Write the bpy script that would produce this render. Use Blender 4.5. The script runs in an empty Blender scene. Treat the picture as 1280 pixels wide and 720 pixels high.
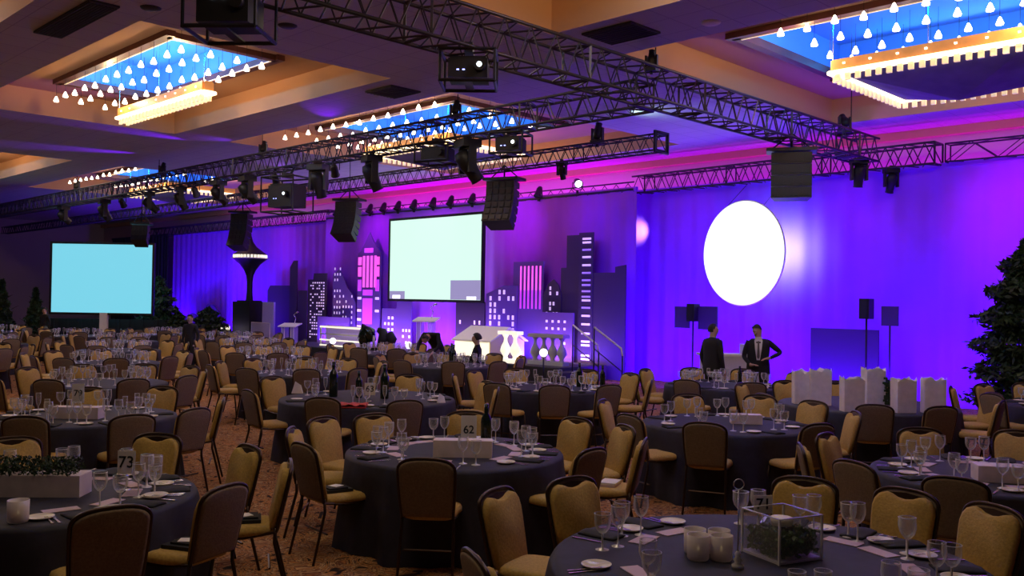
import bpy, bmesh, math, random
from mathutils import Vector, Matrix
random.seed(7)
PI = math.pi
scn = bpy.context.scene
COL = scn.collection

# ------------------------------------------------------------------ camera
CAM_H = 2.1
R_ = Vector((0.709626, 0.704388, 0.016370))
YAW, PITCH, ROLL, FPX = 0.781647, 0.0122645, 0.0163717, 1141.26
def cam_axes():
    fwd = Vector((-math.sin(YAW)*math.cos(PITCH), math.cos(YAW)*math.cos(PITCH), math.sin(PITCH)))
    right = Vector((math.cos(YAW), math.sin(YAW), 0))
    up = right.cross(fwd)
    c, s = math.cos(ROLL), math.sin(ROLL)
    return right*c + up*s, -right*s + up*c, fwd
AR, AU, AF = cam_axes()
cd = bpy.data.cameras.new('camera')
cd.sensor_width = 36; cd.lens = FPX/1280*36; cd.clip_start = .05; cd.clip_end = 200
cam = bpy.data.objects.new('camera', cd); COL.objects.link(cam)
cam.matrix_world = Matrix(((AR.x, AU.x, -AF.x, 0), (AR.y, AU.y, -AF.y, 0), (AR.z, AU.z, -AF.z, CAM_H), (0, 0, 0, 1)))
scn.camera = cam
scn.view_settings.view_transform = 'Standard'; scn.view_settings.look = 'None'
scn.view_settings.gamma = 1; scn.view_settings.use_curve_mapping = False
scn.view_settings.exposure = 0.08

# ------------------------------------------------------------------ world
w = bpy.data.worlds.new('world'); scn.world = w; w.use_nodes = True
w.node_tree.nodes['Background'].inputs[0].default_value = (.55, .45, .5, 1)
w.node_tree.nodes['Background'].inputs[1].default_value = .030  # faint added ambient fill, entering through the open room sides

# ------------------------------------------------------------------ big lights
def aim(o, target):
    o.rotation_euler = (Vector(target) - o.location).to_track_quat('-Z', 'Y').to_euler()
def area(name, loc, target, sx, sy, col, power, spread=PI):
    d = bpy.data.lights.new(name, 'AREA'); d.shape = 'RECTANGLE'; d.size = sx; d.size_y = sy
    d.color = col; d.energy = power; d.spread = spread
    o = bpy.data.objects.new(name, d); COL.objects.link(o); o.location = loc; aim(o, target); return o
def spot(name, loc, target, col, power, ang, blend=1.0, rad=.05):
    d = bpy.data.lights.new(name, 'SPOT'); d.color = col; d.energy = power; d.spot_size = math.radians(ang)
    d.spot_blend = blend; d.shadow_soft_size = rad
    o = bpy.data.objects.new(name, d); COL.objects.link(o); o.location = loc; aim(o, target); return o
def point(name, loc, col, power, rad=.05):
    d = bpy.data.lights.new(name, 'POINT'); d.color = col; d.energy = power; d.shadow_soft_size = rad
    o = bpy.data.objects.new(name, d); COL.objects.link(o); o.location = loc; return o

BLUE = (.09, .0, 1); VIO = (.32, .02, 1); MAG = (.75, .03, 1); WARM = (1, .62, .30)
# blue-violet uplights along the foot of the drapes
area('drape_uplight', (-9.9, 18.3, .06), (-9.9, 19.9, 2.9), 10.0, .15, BLUE, 620, PI)
area('drape_uplight', (-22.0, 18.75, .5), (-22.0, 19.6, 3.6), 13.5, .15, BLUE, 260, PI)
area('drape_uplight', (-37.2, 18.6, .06), (-37.0, 20, 3.2), 11.0, .15, BLUE, 560, PI)
# spots on the drapes
for x, z, c, p, a in ((-5.6, 3.9, MAG, 420, 52), (-9.2, 3.7, (.34, .06, 1), 230, 46), (-13.2, 4.1, (.42, .08, 1), 110, 34), (-3.0, 3.4, VIO, 160, 50),
                      (-29.0, 3.9, (.40, .10, 1), 190, 40), (-26.0, 4.2, MAG, 260, 44), (-19.0, 4.2, MAG, 240, 48), (-16.4, 4.3, VIO, 90, 40), (-22.5, 3.6, MAG, 170, 60), (-15.6, 2.6, BLUE, 120, 60),
                      (-36.4, 3.0, (.38, .10, 1), 260, 40), (-33.0, 4.0, (.50, .03, 1), 150, 44)):
    spot('wash_spot', (x + .3, 16.6, 5.5), (x, 20 if x > -14 or x < -29.3 else 19.6, z), c, p, a)
# magenta light behind the drape, up the back wall
area('wall_uplight', (-8.0, 20.35, 4.7), (-8.0, 20.8, 5.9), 14, .1, (.50, .0, 1), 130)
area('wall_uplight', (-21.5, 20.35, 4.7), (-21.5, 20.8, 5.9), 12, .1, (.60, .0, 1), 200)
area('wall_uplight', (-33, 20.35, 4.7), (-33, 20.8, 5.9), 10, .1, (.45, .0, 1), 70)
# violet beams on the ceiling
for lx, ly, tx, ty, tz, c, p, a in ((-22.3, 11.6, -22.0, 8.4, 6.0, (.16, .0, 1), 700, 26), (-25.0, 11.6, -26.4, 8.3, 6.0, (.16, .0, 1), 800, 28), (-19.8, 11.6, -20.9, 7.2, 6.55, (.2, .0, 1), 500, 22),
                                (-17.4, 11.6, -15.9, 10.5, 6.0, (.18, .0, 1), 120, 40), (-21.2, 11.6, -21.6, 10.6, 6.0, (.2, .02, 1), 30, 70),
                                (-17.0, 14.9, -17.0, 12.0, 6.55, (.3, .12, 1), 90, 80), (-24.5, 14.9, -23.4, 13.4, 6.0, (.3, .08, 1), 30, 100),
                                (-11.5, 14.9, -11.0, 15.5, 6.1, (.55, .9, .85), 30, 120), (-8.3, 18.5, -6.5, 19.6, 6.1, (.3, .05, 1), 14, 120), (-3.5, 19.0, -3.5, 19.7, 6.1, (.3, .05, 1), 12, 140)):
    spot('beam_spot', (lx, ly, 4.7 if tz == 6.55 else 5.62), (tx, ty, tz), c, p, a)
# white stage light on the set pieces
for x, tx, p in ((-27.5, -28.0, 260), (-25.0, -24.5, 320), (-21.0, -20.5, 200), (-18.2, -18.6, 420), (-15.5, -15.6, 160)):
    spot('stage_spot', (x, 12.0, 5.0), (tx, 18.3, .6), (1, .86, .72), p*1.2, 26)
area('foot_haze_fill', (-22, 18.5, .46), (-22, 19.3, 1.3), 13, .1, (1, .66, .60), 120)  # added strip standing in for the warm stage haze below the skyline
spot('table_spot', (-8.3, 14.4, 5.05), (-5.1, 11.9, .9), (1, .90, .92), 130, 34)
spot('table_spot', (-12.4, 14.9, 5.0), (-8.0, 12.8, .8), (1, .92, .95), 60, 30)
for x in (-17, -23, -29): spot('table_spot', (x, 11.4, 5.0), (x-1, 10.5, .7), (.80, .66, 1), 90, 110)
# soft house light over the room
for x, y, p in ((-4.5, 3.0, 50), (-12, 2.2, 34), (-10.5, 9.6, 38), (-20, 9.0, 44), (-31, 10.5, 30)):
    area('house_light', (x, y, 5.95), (x - .001, y, 0), 2.5, 2.5, (1, .80, .56), p)

# ------------------------------------------------------------------ materials
def mat(name, col, rough=.6, metal=0., emit=None, es=0., noise=None, bump=0., spec=.5, coat=0.):
    m = bpy.data.materials.new(name); m.use_nodes = True; nt = m.node_tree; b = nt.nodes['Principled BSDF']
    b.inputs['Base Color'].default_value = (*col, 1); b.inputs['Roughness'].default_value = rough
    b.inputs['Metallic'].default_value = metal; b.inputs['Specular IOR Level'].default_value = spec
    b.inputs['Coat Weight'].default_value = coat
    if emit: b.inputs['Emission Color'].default_value = (*emit, 1); b.inputs['Emission Strength'].default_value = es
    if noise:
        sc, amt = noise
        tc = nt.nodes.new('ShaderNodeTexCoord'); n = nt.nodes.new('ShaderNodeTexNoise'); n.inputs['Scale'].default_value = sc
        n.inputs['Detail'].default_value = 4
        nt.links.new(tc.outputs['Object'], n.inputs['Vector'])
        r = nt.nodes.new('ShaderNodeValToRGB'); nt.links.new(n.outputs['Fac'], r.inputs[0])
        r.color_ramp.elements[0].position = .3; r.color_ramp.elements[1].position = .7
        r.color_ramp.elements[0].color = (*[c*(1-amt) for c in col], 1); r.color_ramp.elements[1].color = (*[min(1, c*(1+amt)) for c in col], 1)
        nt.links.new(r.outputs[0], b.inputs['Base Color'])
        if bump:
            bp = nt.nodes.new('ShaderNodeBump'); bp.inputs['Strength'].default_value = bump; bp.inputs['Distance'].default_value = .01
            nt.links.new(n.outputs['Fac'], bp.inputs['Height']); nt.links.new(bp.outputs[0], b.inputs['Normal'])
    if emit: m.cycles.emission_sampling = 'NONE' if es < 0 else 'AUTO'
    return m
def nosample(m): m.cycles.emission_sampling = 'NONE'; return m

def carpet_mat():
    m = bpy.data.materials.new('carpet'); m.use_nodes = True; nt = m.node_tree; b = nt.nodes['Principled BSDF']
    b.inputs['Roughness'].default_value = .95; b.inputs['Specular IOR Level'].default_value = .1
    tc = nt.nodes.new('ShaderNodeTexCoord')
    n1 = nt.nodes.new('ShaderNodeTexNoise'); n1.inputs['Scale'].default_value = 3.6; n1.inputs['Detail'].default_value = 3; n1.inputs['Distortion'].default_value = 3.5
    nt.links.new(tc.outputs['Object'], n1.inputs['Vector'])
    r = nt.nodes.new('ShaderNodeValToRGB'); nt.links.new(n1.outputs['Fac'], r.inputs[0])
    e = r.color_ramp.elements
    e[0].position = .36; e[0].color = (.03, .018, .016, 1); e[1].position = .46; e[1].color = (.55, .24, .07, 1)
    for p, c in ((.50, (.05, .02, .02, 1)), (.55, (.62, .36, .15, 1)), (.60, (.10, .03, .02, 1)), (.68, (.50, .20, .06, 1))):
        x = e.new(p); x.color = c
    nt.links.new(r.outputs[0], b.inputs['Base Color'])
    return m
def tile_mat():
    m = bpy.data.materials.new('ceiling_tile'); m.use_nodes = True; nt = m.node_tree; b = nt.nodes['Principled BSDF']
    b.inputs['Roughness'].default_value = .9
    tc = nt.nodes.new('ShaderNodeTexCoord'); br = nt.nodes.new('ShaderNodeTexBrick')
    br.offset = 0; br.inputs['Scale'].default_value = 1; br.inputs['Mortar Size'].default_value = .008
    br.inputs['Brick Width'].default_value = .61; br.inputs['Row Height'].default_value = .61
    br.inputs['Color1'].default_value = (.56, .54, .48, 1); br.inputs['Color2'].default_value = (.53, .51, .46, 1); br.inputs['Mortar'].default_value = (.36, .32, .32, 1)
    nt.links.new(tc.outputs['Object'], br.inputs['Vector']); nt.links.new(br.outputs['Color'], b.inputs['Base Color'])
    return m
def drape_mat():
    m = mat('drape_cloth', (.40, .06, .86), .9, noise=(1.2, .06)); return m  # violet of the coloured stage light is put into the base colour
def glass_mat():
    m = bpy.data.materials.new('clear_glass'); m.use_nodes = True; nt = m.node_tree
    for n in list(nt.nodes): nt.nodes.remove(n)
    out = nt.nodes.new('ShaderNodeOutputMaterial'); mx = nt.nodes.new('ShaderNodeMixShader'); tr = nt.nodes.new('ShaderNodeBsdfTransparent')
    tr.inputs[0].default_value = (.93, .93, .95, 1)
    g = nt.nodes.new('ShaderNodeBsdfPrincipled'); g.inputs['Base Color'].default_value = (.95, .92, .92, 1); g.inputs['Roughness'].default_value = .12; g.inputs['Metallic'].default_value = .15
    lw = nt.nodes.new('ShaderNodeLayerWeight'); lw.inputs[0].default_value = .38
    mp = nt.nodes.new('ShaderNodeMapRange'); mp.inputs['To Min'].default_value = .09; mp.inputs['To Max'].default_value = .95  # edges whitened to stand in for sparkling reflections
    nt.links.new(lw.outputs['Facing'], mp.inputs['Value']); nt.links.new(mp.outputs[0], mx.inputs[0])
    nt.links.new(tr.outputs[0], mx.inputs[1]); nt.links.new(g.outputs[0], mx.inputs[2]); nt.links.new(mx.outputs[0], out.inputs[0])
    return m
def pane_mat():
    m = glass_mat(); m.name = 'vase_glass'; mp = [n for n in m.node_tree.nodes if n.type == 'MAP_RANGE'][0]; mp.inputs['To Min'].default_value = .03; mp.inputs['To Max'].default_value = .22; return m
def frosted_mat(name, col, t=.35):
    m = bpy.data.materials.new(name); m.use_nodes = True; b = m.node_tree.nodes['Principled BSDF']
    b.inputs['Base Color'].default_value = (*col, 1); b.inputs['Roughness'].default_value = .45
    b.inputs['Subsurface Weight'].default_value = 0; b.inputs['Alpha'].default_value = 1 - t
    return m

M = dict(
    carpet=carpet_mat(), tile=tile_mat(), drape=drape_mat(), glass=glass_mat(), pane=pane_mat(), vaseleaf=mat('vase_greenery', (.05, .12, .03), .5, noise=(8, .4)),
    peach=mat('peach_plaster', (.62, .36, .20), .85), wall=mat('wall_plaster', (.52, .38, .36), .85),
    wood=mat('stained_wood', (.13, .045, .025), .4, noise=(3, .25)),
    orangewood=mat('amber_wood_glow', (.62, .24, .06), .4, emit=(1, .35, .06), es=.25, noise=(4, .2)),  # slight emission stands in for lamplight on the wood
    bluelitceil=mat('cove_ceiling', (.10, .38, .95), .8),  # blue of the cove light is put into the ceiling colour
    bulb=nosample(mat('lamp_glow', (1, .9, .75), .5, emit=(1, .82, .62), es=6)),
    strip=mat('glass_strip_glow', (1, .85, .6), .5, emit=(1, .78, .45), es=2.6),
    crystal=nosample(mat('crystal_rod', (.9, .8, .6), .2, emit=(1, .72, .38), es=.55)),
    scrim=mat('grey_scrim', (.22, .22, .27), .8, noise=(1.5, .3)),
    black=mat('black_metal', (.018, .016, .018), .5, .3), truss=mat('dark_truss_metal', (.05, .042, .05), .45, .5),
    chrome=mat('bright_metal', (.7, .7, .72), .25, 1),
    blackcloth=mat('black_cloth', (.010, .011, .018), .85, noise=(5, .3)),
    cloth=mat('navy_tablecloth', (.016, .014, .030), .7, noise=(14, .25), bump=.1),
    gold=mat('gold_upholstery', (.50, .32, .085), .85, noise=(60, .15), bump=.3),
    back=mat('brown_back_fabric', (.20, .14, .085), .9, noise=(70, .15), bump=.3),
    bronze=mat('bronze_frame', (.055, .030, .022), .35, .7),
    white=mat('white_china', (.82, .74, .62), .25), steel=mat('cutlery_steel', (.75, .70, .66), .25, .9),
    napkin=mat('black_napkin', (.012, .012, .016), .8, noise=(20, .3)), pink=mat('menu_card', (.62, .45, .48), .7),
    card=mat('white_card', (.82, .76, .70), .8), ink=mat('black_ink', (.01, .01, .01), .7),
    leaf=mat('dark_leaves', (.020, .045, .014), .6, noise=(6, .4)), bark=mat('bark', (.08, .05, .03), .9, noise=(10, .3)),
    frosted=frosted_mat('frosted_glass', (.80, .70, .74), .25), frostbox=mat('frosted_box', (.74, .62, .62), .6, noise=(9, .12)),
    bag=mat('white_paper', (.85, .76, .74), .8, noise=(12, .08)), red=mat('red_cloth', (.55, .05, .06), .7, noise=(12, .3)),
    bottle=mat('dark_bottle_glass', (.008, .016, .010), .12, coat=.5), candle=mat('candle_wax', (.9, .82, .6), .5),
    flame=nosample(mat('candle_flame', (1, .8, .4), .5, emit=(1, .75, .35), es=1.2)),
    moon=mat('moon_disc', (.3, .3, .3), .6, emit=(.96, 1, .86), es=1.15),  # emission stands in for projector light falling on the disc
    screenc=mat('screen_picture_pale', (.02, .02, .02), .6, emit=(.70, 1, .86), es=.98),
    screenl=mat('screen_picture_blue', (.02, .02, .02), .6, emit=(.22, .74, .92), es=.85),
    greylilac=mat('screen_grey_block', (.02, .02, .02), .6, emit=(.38, .33, .62), es=.8),
    whiteglow=mat('screen_white_block', (1, 1, 1), .6, emit=(.95, 1, .98), es=1.0),
    flat=mat('painted_skyline_dark', (.06, .03, .10), .9), flatv=mat('painted_skyline_violet', (.17, .07, .42), .9),
    winw=nosample(mat('lit_window_white', (1, .9, 1), .5, emit=(.74, .48, 1), es=.62)),
    winv=nosample(mat('lit_window_violet', (.6, .5, 1), .5, emit=(.30, .12, .9), es=.5)),
    winp=nosample(mat('lit_window_pink', (1, .3, .8), .5, emit=(1, .08, .75), es=.85)),
    winp2=nosample(mat('lit_window_magenta', (.8, .1, .9), .5, emit=(.55, .04, .95), es=.7)),
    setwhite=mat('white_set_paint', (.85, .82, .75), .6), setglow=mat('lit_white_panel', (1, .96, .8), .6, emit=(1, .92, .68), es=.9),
    cream=mat('cream_set_wall', (.75, .62, .42), .7), acrylic=frosted_mat('acrylic_sheet', (.7, .6, .8), .62),
    skin=mat('skin', (.55, .33, .25), .6), hair=mat('dark_hair', (.02, .013, .01), .7), suit=mat('black_suit', (.012, .010, .013), .8),
    shirt=mat('white_shirt', (.75, .70, .72), .8), tie=mat('grey_tie', (.12, .09, .10), .7),
    stagefloor=mat('stage_deck', (.05, .045, .05), .7), vent=mat('ceiling_vent_grille', (.05, .045, .05), .7),
    lens=nosample(mat('lit_lens', (1, 1, 1), .2, emit=(.8, .95, 1), es=3)), bluelens=nosample(mat('blue_indicator', (.3, .3, 1), .2, emit=(.3, .35, 1), es=3)),
    lilac=mat('lilac_panel', (.50, .38, .85), .8), stone=mat('grey_baluster_paint', (.42, .40, .40), .8),
    orb=mat('glowing_globe', (1, .95, 1), .5, emit=(.95, .85, 1), es=2.2), blacklow=mat('black_drape', (.02, .018, .022), .9),
    shell=mat('printer_casing', (.62, .56, .60), .6),
)

# ------------------------------------------------------------------ mesh builder
class MB:
    def __init__(s): s.v = []; s.f = []; s.mi = []; s.m = []; s.cur = 0; s.sm = []
    def use(s, m):
        if m not in s.m: s.m.append(m)
        s.cur = s.m.index(m); return s
    def add(s, vs, fs, smooth=False):
        o = len(s.v); s.v += [tuple(v) for v in vs]
        for f in fs: s.f.append([o + i for i in f]); s.mi.append(s.cur); s.sm.append(smooth)
        return s
    def box(s, c, d, rz=0, M4=None):
        cx, cy, cz = c; dx, dy, dz = (d[0]/2, d[1]/2, d[2]/2); vs = []
        for z in (-dz, dz):
            for x, y in ((-dx, -dy), (dx, -dy), (dx, dy), (-dx, dy)):
                p = Vector((x, y, z))
                if rz: p = Matrix.Rotation(rz, 3, 'Z') @ p
                if M4: p = M4 @ p
                vs.append((cx + p.x, cy + p.y, cz + p.z))
        return s.add(vs, [(0, 3, 2, 1), (4, 5, 6, 7), (0, 1, 5, 4), (1, 2, 6, 5), (2, 3, 7, 6), (3, 0, 4, 7)])
    def tube(s, pts, r, n=8, closed=False, cap=True):
        pts = [Vector(p) for p in pts]; N = len(pts); rs = r if isinstance(r, (list, tuple)) else [r]*N
        base = len(s.v); prev = None
        for i, p in enumerate(pts):
            if closed: t = pts[(i+1) % N] - pts[i-1]
            else: t = pts[min(i+1, N-1)] - pts[max(i-1, 0)]
            t.normalize()
            if prev is None:
                a = Vector((0, 0, 1)) if abs(t.z) < .9 else Vector((1, 0, 0)); u = t.cross(a).normalized()
            else:
                u = (prev - t*prev.dot(t)).normalized()
            prev = u; v = t.cross(u)
            for k in range(n):
                a = 2*PI*k/n; q = p + (u*math.cos(a) + v*math.sin(a))*rs[i]; s.v.append(tuple(q))
        for i in range(N if closed else N-1):
            a0 = base + i*n; a1 = base + ((i+1) % N)*n
            for k in range(n):
                s.f.append([a0+k, a0+(k+1) % n, a1+(k+1) % n, a1+k]); s.mi.append(s.cur); s.sm.append(n > 5)
        if cap and not closed:
            s.f.append([base+k for k in range(n)][::-1]); s.f.append([base+(N-1)*n+k for k in range(n)]); s.mi += [s.cur]*2; s.sm += [False]*2
        return s
    def lathe(s, prof, n=16, c=(0, 0, 0)):
        base = len(s.v)
        for r, z in prof:
            for k in range(n):
                a = 2*PI*k/n; s.v.append((c[0]+r*math.cos(a), c[1]+r*math.sin(a), c[2]+z))
        for i in range(len(prof)-1):
            for k in range(n):
                s.f.append([base+i*n+k, base+i*n+(k+1) % n, base+(i+1)*n+(k+1) % n, base+(i+1)*n+k]); s.mi.append(s.cur); s.sm.append(True)
        return s
    def prism(s, poly, y0, y1, M3=None):           # polygon in x,z extruded along y
        n = len(poly); vs = [(x, y0, z) for x, z in poly] + [(x, y1, z) for x, z in poly]
        if M3: vs = [tuple(M3 @ Vector(v)) for v in vs]
        fs = [tuple(range(n)), tuple(range(2*n-1, n-1, -1))] + [(i, i+n, (i+1) % n+n, (i+1) % n) for i in range(n)]
        return s.add(vs, fs)
    def mesh(s, name):
        me = bpy.data.meshes.new(name); me.from_pydata(s.v, [], s.f)
        for m in s.m: me.materials.append(m)
        me.polygons.foreach_set('material_index', s.mi); me.polygons.foreach_set('use_smooth', s.sm)
        me.update(); return me
def link(name, me, parent=None, loc=None, rz=0):
    o = bpy.data.objects.new(name, me); COL.objects.link(o)
    if parent: o.parent = parent
    if loc is not None: o.location = loc
    if rz: o.rotation_euler = (0, 0, rz)
    return o
def part(name, mb, parent, label=None):
    o = link(name, mb.mesh(name), parent)
    if label: o['label'] = label
    return o
def fixn(me):
    bm = bmesh.new(); bm.from_mesh(me); bmesh.ops.recalc_face_normals(bm, faces=bm.faces); bm.to_mesh(me); bm.free(); return me
def tag(o, label, cat, group=None):
    o['label'] = label; o['category'] = cat
    if group: o['group'] = group
    return o
def thing(name, label, cat, loc=(0, 0, 0), rz=0, group=None):
    o = link(name, None, None, loc, rz); return tag(o, label, cat, group)
def single(name, mb, label, cat, loc=(0, 0, 0), rz=0, group=None):
    o = link(name, fixn(mb.mesh(name)), None, loc, rz); return tag(o, label, cat, group)
def struct(name, mb, parent=None):
    o = link(name, mb.mesh(name), parent); o['kind'] = 'structure'; return o
def dup(root, loc, rz, label, group=None):
    r = root.copy(); COL.objects.link(r); r.location = loc; r.rotation_euler = (0, 0, rz); r['label'] = label
    if group: r['group'] = group
    for ch in list(root.children):
        c = ch.copy(); COL.objects.link(c); c.parent = r
        for g in list(ch.children):
            d = g.copy(); COL.objects.link(d); d.parent = c
    return r

# ------------------------------------------------------------------ room shell
ZC, ZI, ZT = 6.0, 6.55, 7.15
coffers = [  # x0,x1,y0,y1, ring x0,x1,y0,y1, frame x0,x1,y0,y1, lamp rows
    dict(n='A3', c=(-9.05, -1.75, 11.4, 18.9), r=(-8.0, -2.8, 13.2, 17.0), f=(-6.65, -3.7, 13.9, 16.6), rows=(12.3, 13.15, 13.9, 14.45, 15.2)),
    dict(n='A2', c=(-9.05, -1.75, 5.45, 9.85), r=(-6.6, -3.2, 6.8, 8.9), f=None, rows=()),
    dict(n='B1', c=(-21.6, -13.0, -.4, 4.1), r=(-20.2, -15.1, .9, 3.0), f=None, rows=()),
    dict(n='B2', c=(-21.6, -13.0, 5.45, 9.95), r=(-20.2, -15.1, 6.8, 8.9), f=(-19.55, -15.75, 7.8, 7.95), rows=(6.75, 7.2, 7.75, 8.15)),
    dict(n='B3', c=(-21.6, -13.0, 11.4, 18.9), r=(-20.4, -15.2, 13.35, 17.0), f=(-19.4, -16.2, 14.1, 16.6), rows=(12.3, 13.15, 13.9, 14.45, 15.2)),
    dict(n='C2', c=(-36.9, -28.3, 5.45, 9.95), r=(-35.2, -30.1, 6.8, 8.9), f=(-34.4, -30.6, 7.8, 7.95), rows=(6.75, 7.2, 7.75, 8.15)),
    dict(n='C3', c=(-36.9, -28.3, 11.4, 18.9), r=(-35.2, -30.1, 13.35, 17.0), f=(-34.2, -31.0, 14.1, 16.6), rows=(12.3, 13.9, 15.2)),
]
struct('floor', MB().use(M['carpet']).add([(-56, -8, 0), (8, -8, 0), (8, 22, 0), (-56, 22, 0)], [(0, 1, 2, 3)]))
cb = MB().use(M['tile'])
xs = sorted({-56, 8} | {v for c in coffers for v in c['c'][:2]}); ys = sorted({-8, 20.9} | {v for c in coffers for v in c['c'][2:]})
for i in range(len(xs)-1):
    for j in range(len(ys)-1):
        mx, my = (xs[i]+xs[i+1])/2, (ys[j]+ys[j+1])/2
        if any(c['c'][0] < mx < c['c'][1] and c['c'][2] < my < c['c'][3] for c in coffers): continue
        cb.add([(xs[i], ys[j], ZC), (xs[i+1], ys[j], ZC), (xs[i+1], ys[j+1], ZC), (xs[i], ys[j+1], ZC)], [(0, 3, 2, 1)])
def ringquad(b, o, i, z):
    ox0, ox1, oy0, oy1 = o; ix0, ix1, iy0, iy1 = i
    for q in (((ox0, oy0), (ox1, oy0), (ix1, iy0), (ix0, iy0)), ((ox1, oy0), (ox1, oy1), (ix1, iy1), (ix1, iy0)),
              ((ox1, oy1), (ox0, oy1), (ix0, iy1), (ix1, iy1)), ((ox0, oy1), (ox0, oy0), (ix0, iy0), (ix0, iy1))):
        b.add([(x, y, z) for x, y in q], [(0, 3, 2, 1)])
def walls(b, r, z0, z1):
    x0, x1, y0, y1 = r
    for (ax, ay), (bx, by) in (((x0, y0), (x1, y0)), ((x1, y0), (x1, y1)), ((x1, y1), (x0, y1)), ((x0, y1), (x0, y0))):
        b.add([(ax, ay, z0), (bx, by, z0), (bx, by, z1), (ax, ay, z1)], [(0, 1, 2, 3)])
for c in coffers:
    cb.use(M['peach']); walls(cb, c['c'], ZC, ZI); ringquad(cb, c['c'], c['r'], ZI)
    cb.use(M['bluelitceil']); walls(cb, c['r'], ZI, ZT)
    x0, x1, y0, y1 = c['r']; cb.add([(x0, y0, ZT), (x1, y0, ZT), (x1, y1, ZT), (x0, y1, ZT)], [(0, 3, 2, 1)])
struct('ceiling', cb)
struct('wall_back', MB().use(M['wall']).add([(-56, 20.8, 0), (8, 20.8, 0), (8, 20.8, 6.1), (-56, 20.8, 6.1)], [(0, 1, 2, 3)]))
struct('wall_left', MB().use(M['wall']).add([(-54, -8, 0), (-54, 20.8, 0), (-54, 20.8, 6.1), (-54, -8, 6.1)], [(0, 1, 2, 3)]))
struct('trim_back', MB().use(M['peach']).box((-24, 20.7, 5.91), (64, .2, .18)))
t2 = MB().use(M['wall'])
for z in (2.25, 2.42): t2.box((-53.95, 6, z), (.1, 28, .05))
struct('trim_left', t2)
struct('baseboard_left', MB().use(M['wood']).box((-53.97, 6, .1), (.05, 28, .2)))
# vents, speakers and downlights in the ceiling
vq = 0
for x, y, sx, sy, l in ((-13.64, 4.78, 2.2, .4, 'long dark ceiling vent above the left chandelier'), (-8.23, 10.45, .9, .7, 'square dark ceiling vent beside the right truss'),
                  (-13.78, 10.6, .8, .7, 'square dark ceiling vent between the two middle coffers')):
    b = MB().use(M['vent']).box((0, 0, -.015), (sx, sy, .03))
    for k in range(9): b.box((0, -sy/2 + sy*(k+.5)/9, -.036), (sx*.94, .02, .014))
    single('ceiling_vent', b, l, 'vent', (x, y, ZC))
for x, y, l in ((-11.6, 7.0, 'black recessed speaker in the ceiling left of the near truss'), (-10.8, 9.2, 'black recessed speaker in the ceiling behind the hanging projector'),
                (-12.3, 5.3, 'black recessed speaker in the ceiling above the left coffer corner'), (-7.0, 10.9, 'white round ceiling cap above the right coffer')):
    single('ceiling_speaker', MB().use(M['vent'] if 'black' in l else M['card']).lathe([(0, -.03), (.10, -.03), (.13, -.015), (.14, 0)], 20), l, 'ceiling speaker', (x, y, ZC))
for x, y, l in ((-13.6, 5.75, 'small lit downlight at the near corner of the left coffer'), (-17.2, 5.75, 'small lit downlight at the left end of the left coffer'),
                (-13.4, 9.0, 'small lit downlight at the right end of the left coffer'), (-8.5, 12.0, 'small lit downlight at the corner of the right coffer')):
    single('downlight', MB().use(M['card']).lathe([(.10, 0), (.11, -.02), (.08, -.02)], 16).use(M['bulb']).lathe([(.08, -.015), (0, -.012)], 16), l, 'downlight', (x, y, ZI), group=None)

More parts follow.
